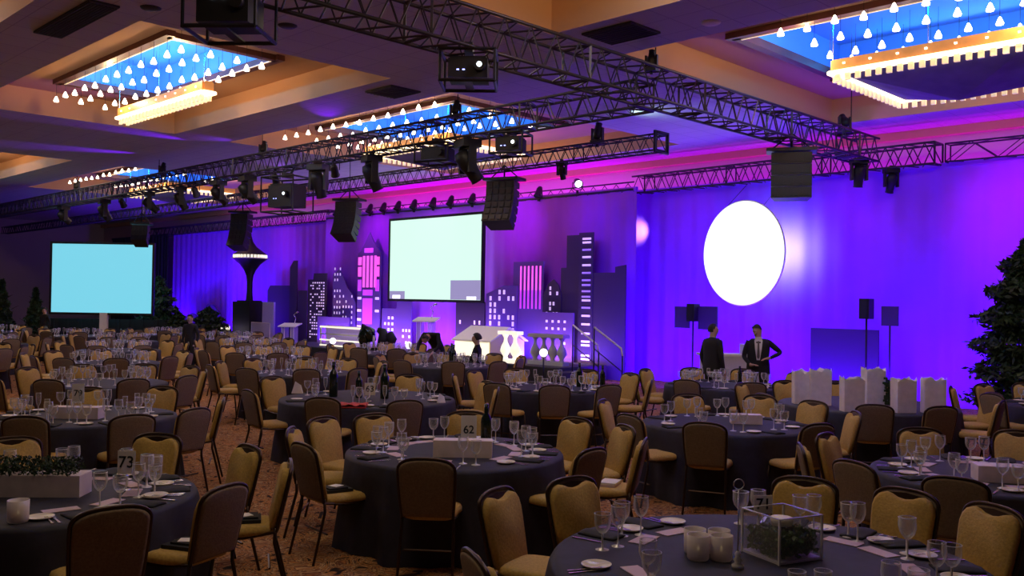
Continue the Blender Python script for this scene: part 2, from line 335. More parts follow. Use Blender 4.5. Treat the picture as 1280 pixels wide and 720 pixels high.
# ------------------------------------------------------------------ chandeliers
lampmb = MB().use(M['bulb']).lathe([(.0, .07), (.018, .055), (.055, -.03), (.05, -.05), (0, -.055)], 8)
lampmb.use(M['black']).tube([(0, 0, .07), (0, 0, .42)], .004, 3)
lamp_me = lampmb.mesh('pendant_lamp')
def chandelier(c, label):
    x0, x1, y0, y1 = c['r']; t = thing('chandelier', label, 'chandelier', ((x0+x1)/2, (y0+y1)/2, ZI))
    cx, cy = t.location.x, t.location.y
    b = MB().use(M['wood']); zz = -.03
    for px, py, sx, sy in ((0, y0-cy, x1-x0+.3, .16), (0, y1-cy, x1-x0+.3, .16), (x0-cx, 0, .16, y1-y0), (x1-cx, 0, .16, y1-y0)): b.box((px, py, zz), (sx, sy, .14))
    part('wood_frame', b, t)
    rim = MB().use(M['crystal'])
    for px, py, sx, sy in ((0, y0-cy+.1, x1-x0-.1, .03), (0, y1-cy-.1, x1-x0-.1, .03)): rim.box((px, py, zz-.07), (sx, sy, .015))
    part('lit_rim', rim, t)
    if c['f']:
        fx0, fx1, fy0, fy1 = [v - (cx if i < 2 else cy) for i, v in enumerate(c['f'])]; fz = 5.78 - ZI
        b = MB().use(M['orangewood']); s = MB().use(M['strip']); k = MB().use(M['crystal']); w_ = fx1-fx0; h_ = fy1-fy0
        for px, py, sx, sy in (((fx0+fx1)/2, fy0, w_, .08), ((fx0+fx1)/2, fy1, w_, .08), (fx0, (fy0+fy1)/2, .08, h_), (fx1, (fy0+fy1)/2, .08, h_)):
            b.box((px, py, fz+.13), (sx, sy, .17)); s.box((px, py, fz+.015), (sx+.08, sy+.08, .05))
        n = int(w_/.16)
        for i in range(n):
            for yy in (fy0, fy1): k.box((fx0 + (i+.5)*w_/n, yy, fz-.07), (.075, .05, .11))
        n = int(h_/.16)
        for i in range(n):
            for xx in (fx0, fx1): k.box((xx, fy0 + (i+.5)*h_/n, fz-.07), (.05, .075, .11))
        part('hanging_frame', b, t); part('glass_strip', s, t); part('crystal_fringe', k, t)
        a = MB().use(M['scrim']); e = .12; ax, ay = (fx0+fx1)/2, (fy0+fy1)/2
        az = fz-.40 if h_ > 2 else fz+.02
        a.add([(fx0+e, fy0+e, fz), (fx1-e, fy0+e, fz), (fx1-e, fy1-e, fz), (fx0+e, fy1-e, fz), (ax, ay, az), (ax, ay, fz+.05)],
              [(0, 4, 1), (1, 4, 2), (2, 4, 3), (3, 4, 0), (0, 1, 5), (1, 2, 5), (2, 3, 5), (3, 0, 5)])
        if h_ > 1: part('fabric_panel', a, t)
        r = MB().use(M['chrome'])
        for px, py in ((fx0, fy0), (fx1, fy0), (ax, fy0)): r.tube([(px, py, fz+.2), (px, py, ZT-ZI)], .008, 5)
        part('suspension_rod', r, t)
        d = MB().use(M['bulb'])
        for i in range(int(w_/.42)):
            d.box((fx0+.2+i*.42, fy0-.045, fz+.14), (.035, .012, .025))
        part('small_bulbs', d, t)
    nx = 12; lx0, lx1 = x0-.0, x1+.9
    if c['n'] == 'A3': lx0, lx1 = -6.7, -1.9
    for j, ry in enumerate(c['rows']):
        for i in range(nx):
            px = lx0 + (lx1-lx0)*(i + .25*(j % 2))/(nx-.5); pz = 6.12
            if c['f'] and c['f'][3]-c['f'][2] > 1 and ry > c['f'][2]+.7 and c['f'][0]-.1 < px < c['f'][1]+.1: continue
            o = link('pendant_lamp', lamp_me, t, (px-cx, ry-cy, pz-ZI+random.uniform(-.03, .03)))
    if c['f']:
        for fx in (.2, .8): point('chandelier_bulb', (x0+(x1-x0)*fx, c['f'][2]-.35, 6.12), WARM, 40, .05)
        point('chandelier_bulb', ((x0+x1)/2, min(c['f'][3]+.4, c['c'][3]-.5), 5.95), WARM, 30, .05)
    else:
        for fx in (.25, .75): point('chandelier_bulb', (x0+(x1-x0)*fx, cy, 6.3), WARM, 95, .05)
    area('cove_light', (cx, y0+.25, ZI+.12), (cx, cy, ZT), (x1-x0)*.8, .1, (.0, .50, 1), 60)
    area('cove_light', (cx, y1-.25, ZI+.12), (cx, cy, ZT), (x1-x0)*.8, .1, (.0, .32, 1), 40)
    return t
for c, l in zip(coffers, ('large chandelier of pendant lamps and crystal frame in the right-hand blue coffer', 'chandelier ring in the near coffer above the right truss', 'chandelier ring in the coffer at the upper left corner',
                          'chandelier of pendant lamps with bright crystal bar in the upper left blue coffer', 'chandelier of pendant lamps in the middle blue coffer behind the truss',
                          'chandelier of pendant lamps at the left edge of the ceiling', 'far chandelier of pendant lamps glimpsed behind the long truss at left')):
    chandelier(c, l)

# ------------------------------------------------------------------ trusses
def box_truss(label, p0, p1, w, h, step, r=.024, name='lighting_truss'):
    p0 = Vector(p0); p1 = Vector(p1); L = (p1-p0).length; d = (p1-p0)/L; side = Vector((-d.y, d.x, 0)); up = Vector((0, 0, 1))
    t = thing(name, label, 'truss', tuple(p0))
    ch = MB().use(M['truss']); q = lambda s, a, b: d*s + side*(a*w/2) + up*(b*h/2)
    for a in (-1, 1):
        for b in (-1, 1): ch.tube([q(0, a, b), q(L, a, b)], r, 6)
    part('chords', ch, t)
    lc = MB().use(M['truss']); n = max(2, int(L/step))
    for i in range(n):
        s0, s1 = L*i/n, L*(i+1)/n; sm = (s0+s1)/2
        for (a0, b0, a1, b1) in ((-1, -1, -1, 1), (1, -1, 1, 1), (-1, 1, 1, 1), (-1, -1, 1, -1)):
            lc.tube([q(s0, a0, b0), q(sm, a1, b1)], r*.55, 4, cap=False); lc.tube([q(sm, a1, b1), q(s1, a0, b0)], r*.55, 4, cap=False)
        if i % 6 == 0:
            for k in ((-1, -1, 1, -1), (-1, 1, 1, 1), (-1, -1, -1, 1), (1, -1, 1, 1)): lc.tube([q(s0, k[0], k[1]), q(s0, k[2], k[3])], r*.9, 4)
    part('lacing', lc, t); return t
def rig(t, pts):   # hoist chains up to the ceiling
    b = MB().use(M['black']); o = t.location
    for x, y, z in pts: b.tube([(x-o.x, y-o.y, z-o.z), (x-o.x, y-o.y, (ZI if any(c['c'][0] < x < c['c'][1] and c['c'][2] < y < c['c'][3] for c in coffers) else ZC)-.01-o.z)], .012, 4)
    part('hoist_chain', b, t)
tB = box_truss('dark box truss running from upper centre towards the right drape', (-8.3, 3.9, 5.36), (-8.3, 19.0, 5.36), .5, .48, .46)
rig(tB, ((-8.3, 11.4, 5.6), (-8.3, 18.2, 5.6), (-8.3, 5.5, 5.6)))
tM = box_truss('long dark box truss crossing the middle ceiling to the far left', (-8.6, 11.55, 5.32), (-52, 11.55, 5.32), .45, .42, .42)
rig(tM, ((-13.0, 11.55, 5.5), (-20.2, 11.55, 5.5), (-26, 11.55, 5.5), (-32.4, 11.55, 5.5)))
tN = box_truss('shorter dark truss hanging lower behind the long one, ending in a square gate', (-10.75, 15.0, 5.28), (-52, 15.0, 5.22), .32, .32, .36, .02)
rig(tN, ((-12.4, 15.0, 5.4), (-15.2, 15.0, 5.4), (-21.4, 15.0, 5.4), (-27.4, 15, 5.4)))
gt = MB().use(M['truss'])
for y in (-.22, .22): gt.tube([(0, y, -.22), (0, y, .22)], .03, 6)
for z in (-.2, .2): gt.tube([(0, -.22, z), (0, .22, z)], .03, 6)
part('end_gate', gt, tN)
tD = box_truss('double truss above the right-hand drape carrying the drape top', (-7.15, 19.85, 5.30), (-15.0, 19.85, 5.22), .45, .45, .40)
tE = box_truss('open violet-lit truss continuing right above the drape', (-7.0, 19.95, 5.30), (3, 19.95, 5.30), .30, .38, 1.0, .018)
tL = box_truss('far truss above the left-hand drape', (-29.6, 20.0, 5.2), (-46, 20.0, 5.15), .4, .4, .42)
# pipe of spotlights above the centre drape
tp = thing('lighting_pipe', 'violet-lit pipe of small spotlights along the centre drape top', 'lighting pipe', (-22, 19.45, 5.02))
part('pipe', MB().use(M['truss']).tube([(-7.2, 0, 0), (7.2, 0, .05)], .035, 8).tube([(-7.2, 0, .22), (7.2, 0, .25)], .02, 6), tp)
lc = MB().use(M['truss'])
for i in range(36): lc.tube([(-7.2+i*.4, 0, 0), (-7.0+i*.4, 0, .22)], .012, 4); lc.tube([(-7.0+i*.4, 0, .22), (-6.8+i*.4, 0, 0)], .012, 4)
part('lacing', lc, tp)

# ------------------------------------------------------------------ fixtures
def moving_head(x, y, z, rz, label, up=False, tilt=.6, s=1.0, lit=False, group=None):
    t = thing('moving_head_light', label, 'stage light', (x, y, z), rz, group); k = 1 if up else -1
    t.scale = (s, s, s)
    b = MB().use(M['black']).box((0, 0, k*.06), (.36, .30, .12)).box((0, 0, -k*.03), (.08, .08, .10)); part('base', b, t)
    a = MB().use(M['black'])
    for sx in (-1, 1): a.box((sx*.17, 0, k*.30), (.05, .12, .40))
    a.box((0, 0, k*.13), (.36, .12, .05)); part('yoke', a, t)
    h = MB().use(M['black']); R = Matrix.Rotation(tilt if k < 0 else PI-tilt, 4, 'X')
    hm = MB().use(M['black']).lathe([(0, .22), (.09, .21), (.13, .12), (.135, -.02), (.11, -.12), (.10, -.26), (.11, -.30), (.085, -.30)], 16).use(M['lens'] if lit else M['black']).lathe([(.085, -.29), (0, -.28)], 12)
    me = hm.mesh('head'); me.transform(Matrix.Translation((0, 0, k*.36)) @ R); o = link('head', me, t); return t
def par_can(x, y, z, rz, tilt, label, up=False, group=None, s=1.0, lit=False):
    t = thing('par_can_light', label, 'stage light', (x, y, z), rz, group); k = 1 if up else -1; t.scale = (s, s, s)
    b = MB().use(M['black']).tube([(-.12, 0, k*.26), (-.12, 0, k*.1), (0, 0, k*.04), (.12, 0, k*.1), (.12, 0, k*.26)], .014, 6).box((0, 0, k*.02), (.06, .06, .08)); part('yoke', b, t)
    hm = MB().use(M['black']).lathe([(0, .17), (.06, .16), (.09, .08), (.10, -.16), (.115, -.17), (.095, -.17)], 14).use(M['lens'] if lit else M['black']).lathe([(.095, -.14), (0, -.13)], 12)
    me = hm.mesh('can'); me.transform(Matrix.Translation((0, 0, k*.26)) @ Matrix.Rotation(tilt, 4, 'X')); link('can', me, t); return t
for x, s, l in ((-22.4, 1.0, 'moving head light third from the right end of the left cluster under the long truss'), (-20.9, 1.1, 'moving head light hanging just left of the bright projector box'),
             (-17.7, 1.15, 'large moving head light hanging right of the bright projector box'), (-15.7, 1.15, 'large moving head light hanging below the middle chandelier left end'),
             (-12.7, 1.25, 'large moving head light hanging under the truss at picture centre'), (-24.6, 1.0, 'moving head light hanging above the far left of the stage'),
             (-26.6, 1.0, 'moving head light hanging left of the small line array'), (-30.0, 1.1, 'moving head light hanging above the left screen'), (-33.6, 1.0, 'leftmost moving head light under the long truss')):
    moving_head(x, 11.55, 5.08, random.uniform(-.6, .6), l, tilt=random.uniform(.3, .9), s=s)
for x, l in ((-20.16, 'moving head light standing upright on the long truss at left centre'), (-13.06, 'moving head light standing on the truss before the middle chandelier'),
             (-32.4, 'moving head light standing on the far left end of the long truss'), (-25.8, 'moving head light standing on the truss above the trees')):
    moving_head(x, 11.55, 5.53, .5, l, up=True, tilt=.5, s=.55)
for x, l in ((-16.85, 'small par can between the two large moving heads'), (-19.3, 'slim par can tilted beside the bright projector box'), (-23.4, 'small par can in the left light cluster'), (-28.2, 'small par can above the gap between trees')):
    par_can(x, 11.4, 5.1, .8, .9, l, s=.9)
moving_head(-8.3, 11.3, 5.6, .3, 'light cluster standing on the truss corner at upper right', up=True, tilt=.2, s=.5)
moving_head(-8.3, 17.9, 5.6, .8, 'moving head light standing near the right truss end', up=True, tilt=.9, s=.65)
moving_head(-8.3, 18.6, 5.15, .8, 'moving head light hanging where the right truss meets the drape truss', tilt=.2, s=.9)
moving_head(-8.1, 19.75, 5.06, .8, 'moving head light hanging at the right end of the right truss', tilt=.4, s=.8)
moving_head(-12.4, 15.0, 5.42, .2, 'light cluster standing on the lower truss near its right end', up=True, tilt=.3, s=.7)
moving_head(-13.4, 15.0, 5.15, .2, 'moving head light hanging from the lower truss near its right end', tilt=.4, s=.6)
for i, x in enumerate((-28.4, -27.4, -26.36, -25.57, -24.76, -23.9, -22.91, -22.04, -21.02, -18.17)):
    par_can(x, 19.35, 4.98, .1, -.5, ('%s small spotlight from the left on the pipe above the centre drape' % ('first second third fourth fifth sixth seventh eighth ninth tenth'.split()[i])), up=True, s=1.0)
par_can(-16.65, 19.3, 5.1, .9, -1.2, 'bright-rimmed spotlight at the right end of the drape pipe', up=True, s=1.1, lit=True)

def cage_projector(x, y, z, rz, label, sx=.72, sy=.62, sz=.42, lit=0):
    t = thing('projector', label, 'projector', (x, y, z), rz)
    c = MB().use(M['black'])
    for X in (-sx/2, sx/2):
        for Y in (-sy/2, sy/2): c.tube([(X, Y, 0), (X, Y, sz)], .018, 5)
    for Z in (0, sz):
        for X in (-sx/2, sx/2): c.tube([(X, -sy/2, Z), (X, sy/2, Z)], .022, 5)
        for Y in (-sy/2, sy/2): c.tube([(-sx/2, Y, Z), (sx/2, Y, Z)], .022, 5)
    c.box((0, 0, sz+.06), (.10, .3, .12)); c.box((0, 0, .01), (.1, sy, .02)); part('cage', c, t)
    b = MB().use(M['black']).box((0, 0, sz*.45), (sx*.72, sy*.74, sz*.62)).box((0, 0, sz*.79), (sx*.66, sy*.68, .03)); part('body', b, t)
    l = MB().use(M['black']).tube([(sx*.22, -sy*.36, sz*.5), (sx*.22, -sy*.52, sz*.5)], .07, 14); part('lens_barrel', l, t)
    if lit:
        g = MB().use(M['lens']).tube([(sx*.22, -sy*.50, sz*.5), (sx*.22, -sy*.53, sz*.5)], .032, 12); part('lit_lens', g, t)
        g = MB().use(M['bluelens'])
        for k in (0, 1): g.box((-sx*.18+k*.07, -sy*.375, sz*.38), (.03, .01, .015))
        part('indicator_light', g, t)
    return t
cage_projector(-8.45, 4.45, 4.70, .72, 'large caged projector with two small lights at the top left of the near truss', .72, .62, .5)
g = MB().use(M['lens'])
for k in (0, 1): g.box((-.10+k*.10, -.235, .30), (.03, .012, .025))
part('indicator_light', g, bpy.data.objects['projector'])
cage_projector(-8.3, 7.55, 4.72, .75, 'caged projector with one bright lens under the near truss', .66, .58, .38, 1)
cage_projector(-11.5, 11.5, 4.68, .4, 'caged projector with a small lit lens under the long truss near the middle', .62, .5, .36, 1)
cage_projector(-18.6, 11.3, 4.02, .3, 'large boxy projector with one bright lens hanging low under the long truss', .95, .7, .8, 1)
cage_projector(-13.5, 11.5, 4.72, .3, 'dark boxy projector left of the central moving head light', .75, .5, .34, 0)
part('hanger', MB().use(M['black']).tube([(0, .1, .9), (0, .25, 1.10)], .03, 6), bpy.data.objects['projector.003'])

def line_array(x, y, ztop, n, w, rz, label, curve=.10, dz=.24, s=1.0):
    t = thing('line_array_speaker', label, 'speaker', (x, y, ztop), rz); t.scale = (s, s, s)
    f = MB().use(M['black']).box((0, 0, -.03), (w*1.25, .5, .06)).tube([(0, 0, 0), (0, 0, .30)], .02, 6).tube([(-w/2, 0, 0), (0, 0, .3)], .015, 5).tube([(w/2, 0, 0), (0, 0, .3)], .015, 5)
    part('bumper', f, t)
    p = Vector((0, 0, -.08)); a = 0
    for i in range(n):
        R = Matrix.Rotation(-a, 3, 'X'); c = p + R @ Vector((0, 0, -dz/2))
        b = MB().use(M['black']); hw = w/2
        q = [(-hw, -.22, -dz*.46), (hw, -.22, -dz*.46), (hw*.82, .22, -dz*.38), (-hw*.82, .22, -dz*.38), (-hw, -.22, dz*.46), (hw, -.22, dz*.46), (hw*.82, .22, dz*.38), (-hw*.82, .22, dz*.38)]
        b.add([tuple(c + R @ Vector(v)) for v in q], [(0, 3, 2, 1), (4, 5, 6, 7), (0, 1, 5, 4), (1, 2, 6, 5), (2, 3, 7, 6), (3, 0, 4, 7)])
        for k in range(4):
            m = Vector((-hw*.7 + k*hw*.47, -.225, 0)); b.box(tuple(c + R @ m), (hw*.3, .02, dz*.6), M4=R)
        part('speaker_box', b, t)
        p = p + R @ Vector((0, 0, -dz)); a += curve
    return t
line_array(-8.3, 15.7, 4.98, 4, .72, .5, 'wide black speaker cluster hanging from the right truss', .03, .22)
line_array(-15.2, 15.0, 4.93, 6, .72, .35, 'curved black line array hanging right of the centre screen', .10, .185)
line_array(-21.4, 15.0, 4.85, 6, .66, .45, 'curved black line array hanging left of the centre screen', .11, .185)
line_array(-27.4, 15.0, 4.84, 6, .62, .5, 'curved black line array hanging above the observation tower', .09, .20)
sa = line_array(-27.0, 11.5, 4.2, 3, .45, .9, 'small black speaker hanging in front of the left screen', .25, .2)
part('hanging_cable', MB().use(M['black']).tube([(0, 0, .28), (0, 0, .92)], .015, 5), sa)

# ------------------------------------------------------------------ drapes
def drape(name, x0, x1, y, z0, z1, label, amp=.06, pitch=.34, m=None, seed=0):
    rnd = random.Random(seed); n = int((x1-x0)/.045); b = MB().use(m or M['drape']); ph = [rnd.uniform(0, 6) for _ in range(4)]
    rows = 4; vs = []
    for j in range(rows+1):
        for i in range(n+1):
            x = x0+(x1-x0)*i/n
            off = amp*math.sin(2*PI*x/pitch + ph[0] + .8*math.sin(x*.9+ph[1])) + amp*.5*math.sin(2*PI*x/(pitch*2.3)+ph[2]+j*.15)
            vs.append((x, y+off*(.5+.5*(1-j/rows)), z0+(z1-z0)*j/rows))
    fs = [(j*(n+1)+i, j*(n+1)+i+1, (j+1)*(n+1)+i+1, (j+1)*(n+1)+i) for j in range(rows) for i in range(n)]
    b.add(vs, fs, True); b.box(((x0+x1)/2, y+.03, z1-.03), (x1-x0, .10, .10))
    o = link(name, b.mesh(name)); return tag(o, label, 'drape')
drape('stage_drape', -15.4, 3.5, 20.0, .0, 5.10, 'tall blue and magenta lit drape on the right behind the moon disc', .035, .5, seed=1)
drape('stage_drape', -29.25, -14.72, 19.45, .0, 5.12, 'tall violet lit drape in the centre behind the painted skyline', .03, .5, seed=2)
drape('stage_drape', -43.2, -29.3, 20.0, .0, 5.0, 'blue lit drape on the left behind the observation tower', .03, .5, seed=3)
drape('black_drape', -50, -43.1, 19.7, .0, 5.0, 'black drape between the left screen and the blue drape', .05, .35, M['blacklow'], seed=4)

# moon disc
t = thing('moon_disc', 'large projector-lit white moon disc hanging before the right drape', 'disc', (-11.26, 19.0, 3.27), -.20)
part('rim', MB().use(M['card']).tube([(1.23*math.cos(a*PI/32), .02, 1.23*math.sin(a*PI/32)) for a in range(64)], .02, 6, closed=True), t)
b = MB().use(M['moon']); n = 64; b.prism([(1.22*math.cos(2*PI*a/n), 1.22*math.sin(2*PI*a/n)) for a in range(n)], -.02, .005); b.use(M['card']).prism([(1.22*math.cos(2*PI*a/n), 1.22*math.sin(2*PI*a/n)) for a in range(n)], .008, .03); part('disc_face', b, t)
part('hanging_wire', MB().use(M['black']).tube([(-.6, 0, 1.05), (-.6, .85, 1.78)], .006, 4).tube([(.6, 0, 1.05), (.6, .75, 1.78)], .006, 4), t)
spot('moon_spill', (-10.65, 19.25, 3.35), (-10.75, 20.0, 3.35), (.22, 1, .55), 260, 150, rad=.15)  # added spot behind the disc, replacing projector light spilling onto the drape
spot('drape_edge_spill', (-14.75, 19.62, 4.0), (-15.0, 20, 4.0), (.6, 1, .6), 70, 90, rad=.05)

# centre screen
def screen(label, x, y, z, w, h, rz, m, extra=None):
    t = thing('projection_screen', label, 'screen', (x, y, z), rz)
    f = MB().use(M['black'])
    for px, pz, sx, sz in ((0, h/2+.04, w+.16, .08), (0, -h/2-.04, w+.16, .08), (-w/2-.04, 0, .08, h), (w/2+.04, 0, .08, h)): f.box((px, .02, pz), (sx, .10, sz))
    part('screen_frame', f, t); part('screen_surface', MB().use(m).box((0, 0, 0), (w, .03, h)), t); return t
sc = screen('pale lit projection screen hanging in the centre above the skyline', -22.42, 19.0, 3.36, 4.5, 2.62, 0, M['screenc'])
part('picture_block', MB().use(M['greylilac']).box((1.55, -.02, -1.0), (1.36, .02, .60)), sc)
part('picture_block', MB().use(M['greylilac']).box((-1.83, -.02, -1.18), (.8, .02, .26)), sc)
part('picture_highlight', MB().use(M['whiteglow']).box((1.85, -.035, -1.25), (.42, .02, .10)), sc)
part('picture_highlight', MB().use(M['whiteglow']).box((-1.85, -.035, -1.24), (.4, .02, .12)), sc)
ls = screen('light blue lit projection screen standing at far left', -34.78, 13.37, 2.62, 3.72, 2.55, math.radians(45), M['screenl'])
lg = MB().use(M['setwhite']).box((.1, 0, -1.75), (.28, .12, .95)); part('support_post', lg, ls)
b = MB().use(M['blacklow'])
for i in range(40): b.box((-2.6+i*.13, .03*math.sin(i*1.7), .55), (.14, .04, 1.1))
single('screen_skirt', b, 'black pleated skirt behind the left screen base', 'skirt', (-35.2, 13.9, 0), math.radians(45))

# ------------------------------------------------------------------ painted skyline flats
YF = 19.15
def flat(name, label, poly, wins=(), m='flat', y=YF, th=.04, wm='winw', extra=()):
    t = thing(name, label, 'skyline flat', (sum(p[0] for p in poly)/len(poly), y, 0)); ox = t.location.x
    part('painted_panel', MB().use(M[m]).prism([(x-ox, z) for x, z in poly], -th/2, th/2), t)
    if wins:
        b = MB().use(M[wm])
        for x, z, sx, sz in wins: b.box((x-ox, -th/2-.006, z), (sx, .012, sz))
        part('lit_windows', b, t)
    for mm, lst in extra:
        b = MB().use(M[mm])
        for x, z, sx, sz in lst: b.box((x-ox, -th/2-.008, z), (sx, .014, sz))
        part('lit_windows', b, t)
    return t
rnd = random.Random(3)
def grid(x0, x1, z0, z1, nx, nz, sx, sz, keep): return [(x0+(x1-x0)*(i+.5)/nx, z0+(z1-z0)*(j+.5)/nz, sx, sz) for i in range(nx) for j in range(nz) if rnd.random() < keep]
flat('building_flat', 'dark painted tower with a slanted top at the left edge of the skyline', [(-31.1, 0), (-31.1, 3.2), (-30.85, 3.45), (-30.6, 3.45), (-30.55, 0)], y=19.1)
flat('building_flat', 'low dark painted block left of the dotted tower', [(-30.5, 0), (-30.5, 2.3), (-29.9, 2.3), (-29.9, 0)], y=19.1)
flat('building_flat', 'painted tower dotted with small violet windows', [(-29.9, 0), (-29.9, 2.72), (-29.55, 2.72), (-29.5, 2.95), (-28.65, 2.95), (-28.65, 0)],
     grid(-29.75, -28.75, .5, 2.65, 7, 20, .07, .05, .6), wm='winw')
flat('building_flat', 'painted stepped tower with scattered narrow windows', [(-28.2, 0), (-28.2, 2.9), (-27.8, 3.1), (-27.5, 2.7), (-27.3, 2.4), (-27.0, 2.2), (-26.8, 1.9), (-26.75, 0)],
     grid(-28.15, -27.65, 1.2, 3.2, 3, 10, .05, .09, .6)+grid(-27.6, -26.9, .7, 2.2, 4, 8, .05, .09, .45), m='flatv', y=19.12)
tw = [(-26.62, 0), (-26.62, 3.62), (-26.45, 3.7), (-26.2, 4.0), (-25.95, 4.35), (-25.7, 4.0), (-25.4, 3.7), (-25.3, 3.62), (-25.3, 0)]
strips = [(-26.02+i*.22, 2.98, .13, 1.1) for i in range(-1, 3)]
flat('building_flat', 'tall painted tower with a pink lit crown left of the centre screen', tw, [(-26.48, z, .22, .09) for z in (2.05, 1.62, 1.3, 1.05, .85)]+[(-25.45, z, .22, .09) for z in (2.05, 1.62)], m='flatv', y=19.08,
     extra=(('winp', [(-26.48, 3.35, .2, .28), (-26.48, 2.98, .2, .34), (-25.45, 3.35, .2, .28), (-25.45, 2.98, .2, .34)]+strips), ('winp2', [(-26.0, 2.25, .55, .2), (-26.48, 2.5, .2, .4), (-25.45, 2.5, .2, .4), (-26.0, 1.6, .55, .9), (-25.97, 3.72, .5, .16)])))
flat('building_flat', 'dark painted block under the left corner of the centre screen', [(-25.2, 0), (-25.2, 1.72), (-24.4, 1.72), (-24.4, 1.98), (-23.6, 1.98), (-23.6, 0)], grid(-25.1, -24.5, .5, 1.5, 3, 5, .10, .10, .8)+grid(-24.1, -23.6, .5, 1.1, 3, 3, .08, .09, .8), m='flatv', y=19.1)
flat('building_flat', 'dark painted block under the right half of the centre screen', [(-21.4, 0), (-21.4, 2.0), (-20.1, 2.0), (-20.1, 0)], grid(-21.3, -20.2, .7, 1.5, 5, 3, .06, .12, .6), m='flat', y=19.1)
flat('building_flat', 'painted block with slanted roof and scattered white windows', [(-20.05, 0), (-20.05, 2.25), (-19.3, 2.5), (-18.75, 2.5), (-18.75, 0)], grid(-19.95, -18.8, .9, 2.4, 6, 8, .08, .13, .45), m='flatv', y=19.12)
flat('building_flat', 'painted tower with vertical pink stripes right of the screen', [(-18.95, 0), (-18.95, 3.2), (-17.75, 3.2), (-17.75, 0)], y=19.16, m='flatv',
     extra=(('winp', [(-18.63+i*.155, 2.72, .055, .7) for i in range(6)]), ('winp2', [(-18.63+i*.155, 2.1, .055, .54) for i in range(6)])))
flat('building_flat', 'small domed painted tower with clustered windows', [(-17.7, 0), (-17.7, 2.2), (-17.5, 2.55), (-17.3, 2.68), (-17.1, 2.5), (-17.0, 2.2), (-17.0, 0)], grid(-17.6, -17.08, 1.2, 2.5, 4, 9, .06, .10, .5), y=19.1)
flat('building_flat', 'tall dark painted block beside the ladder-lit tower', [(-17.05, 0), (-17.05, 3.0), (-16.85, 3.0), (-16.85, 3.9), (-16.35, 3.9), (-16.35, 0)], y=19.14)
flat('building_flat', 'tall dark tower with a ladder of horizontal lit bars', [(-16.35, 0), (-16.35, 3.95), (-15.85, 3.95), (-15.85, 0)], [(-16.07, z, .30, .055) for z in (3.78, 3.68, 3.28, 3.06, 2.1, 1.68, 1.45, 1.2, .98, .88, .6, .5)], y=19.08,
     extra=(('winv', [(-16.07, z, .30, .05) for z in (3.48, 2.85, 2.65, 2.52, 2.35, 2.2, 1.9)]),))
flat('building_flat', 'broad dark painted block at the right end of the skyline', [(-15.85, 0), (-15.85, 2.85), (-15.1, 2.85), (-15.1, 3.0), (-14.75, 3.05), (-14.75, 0)], y=19.1)
# second low row in front (violet)
flat('building_flat', 'low violet painted block behind the striped railing', [(-28.9, 0), (-28.9, 1.35), (-26.9, 1.35), (-26.9, 0)], m='flatv', y=18.95)
flat('building_flat', 'low painted block with dotted windows behind the balustrade', [(-17.6, 0), (-17.6, 1.75), (-16.4, 1.75), (-16.4, 0)], grid(-17.5, -16.6, .8, 1.6, 4, 4, .07, .07, .6), m='flatv', y=18.95)

# silhouettes at the foot of the left drape
for x0, x1, h, l in ((-41.0, -39.2, 1.2, 'low dark bush silhouette at the foot of the blue drape'), (-39.2, -37.4, 1.65, 'taller dark rounded silhouette before the blue drape')):
    poly = [(x0, 0)]+[(x0+(x1-x0)*i/10, h*(.75+.25*math.sin(PI*i/10))+rnd.uniform(-.05, .05)) for i in range(11)]+[(x1, 0)]
    flat('building_flat', l, poly, y=19.5, m='flat')

# observation tower prop
t = thing('observation_tower', 'dark observation tower prop with a lit saucer top', 'tower prop', (-32.05, 17.9, 0))
part('shaft', MB().use(M['black']).lathe([(.14, 1.85), (.11, 2.2), (.11, 2.6), (.14, 2.85), (.22, 3.05), (.38, 3.28), (.60, 3.46), (.66, 3.5)], 24), t)
part('saucer_roof', MB().use(M['black']).lathe([(.64, 3.66), (.44, 3.80), (.24, 3.95), (.10, 4.15), (.03, 4.4), (0, 4.7)], 24), t)
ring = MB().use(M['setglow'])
for i in range(30):
    a = 2*PI*i/30; ring.box((.62*math.cos(a), .62*math.sin(a), 3.58), (.04, .085, .13), rz=a)
ring.use(M['black']).lathe([(.60, 3.5), (.60, 3.66)], 24); part('window_band', ring, t)
part('rim', MB().use(M['card']).lathe([(.64, 3.49), (.72, 3.50), (.72, 3.52), (.63, 3.53)], 32), t)
part('plinth', MB().use(M['black']).box((0, 0, .92), (1.3, .7, 1.84)).box((.0, 0, 1.86), (1.0, .5, .05)), t)
b = MB().use(M['lilac']).box((0, 0, .92), (.80, .08, 1.85)).box((0, .1, .05), (1.0, .4, .1)); single('violet_panel', b, 'tall violet lit panel right of the tower plinth', 'panel', (-30.6, 17.9, 0))
flat('building_flat', 'dark stepped silhouette right of the observation tower', [(-33.6, 0), (-33.6, 2.3), (-33.4, 2.5), (-31.8, 2.5), (-31.8, 0)], y=19.6, m='flat')

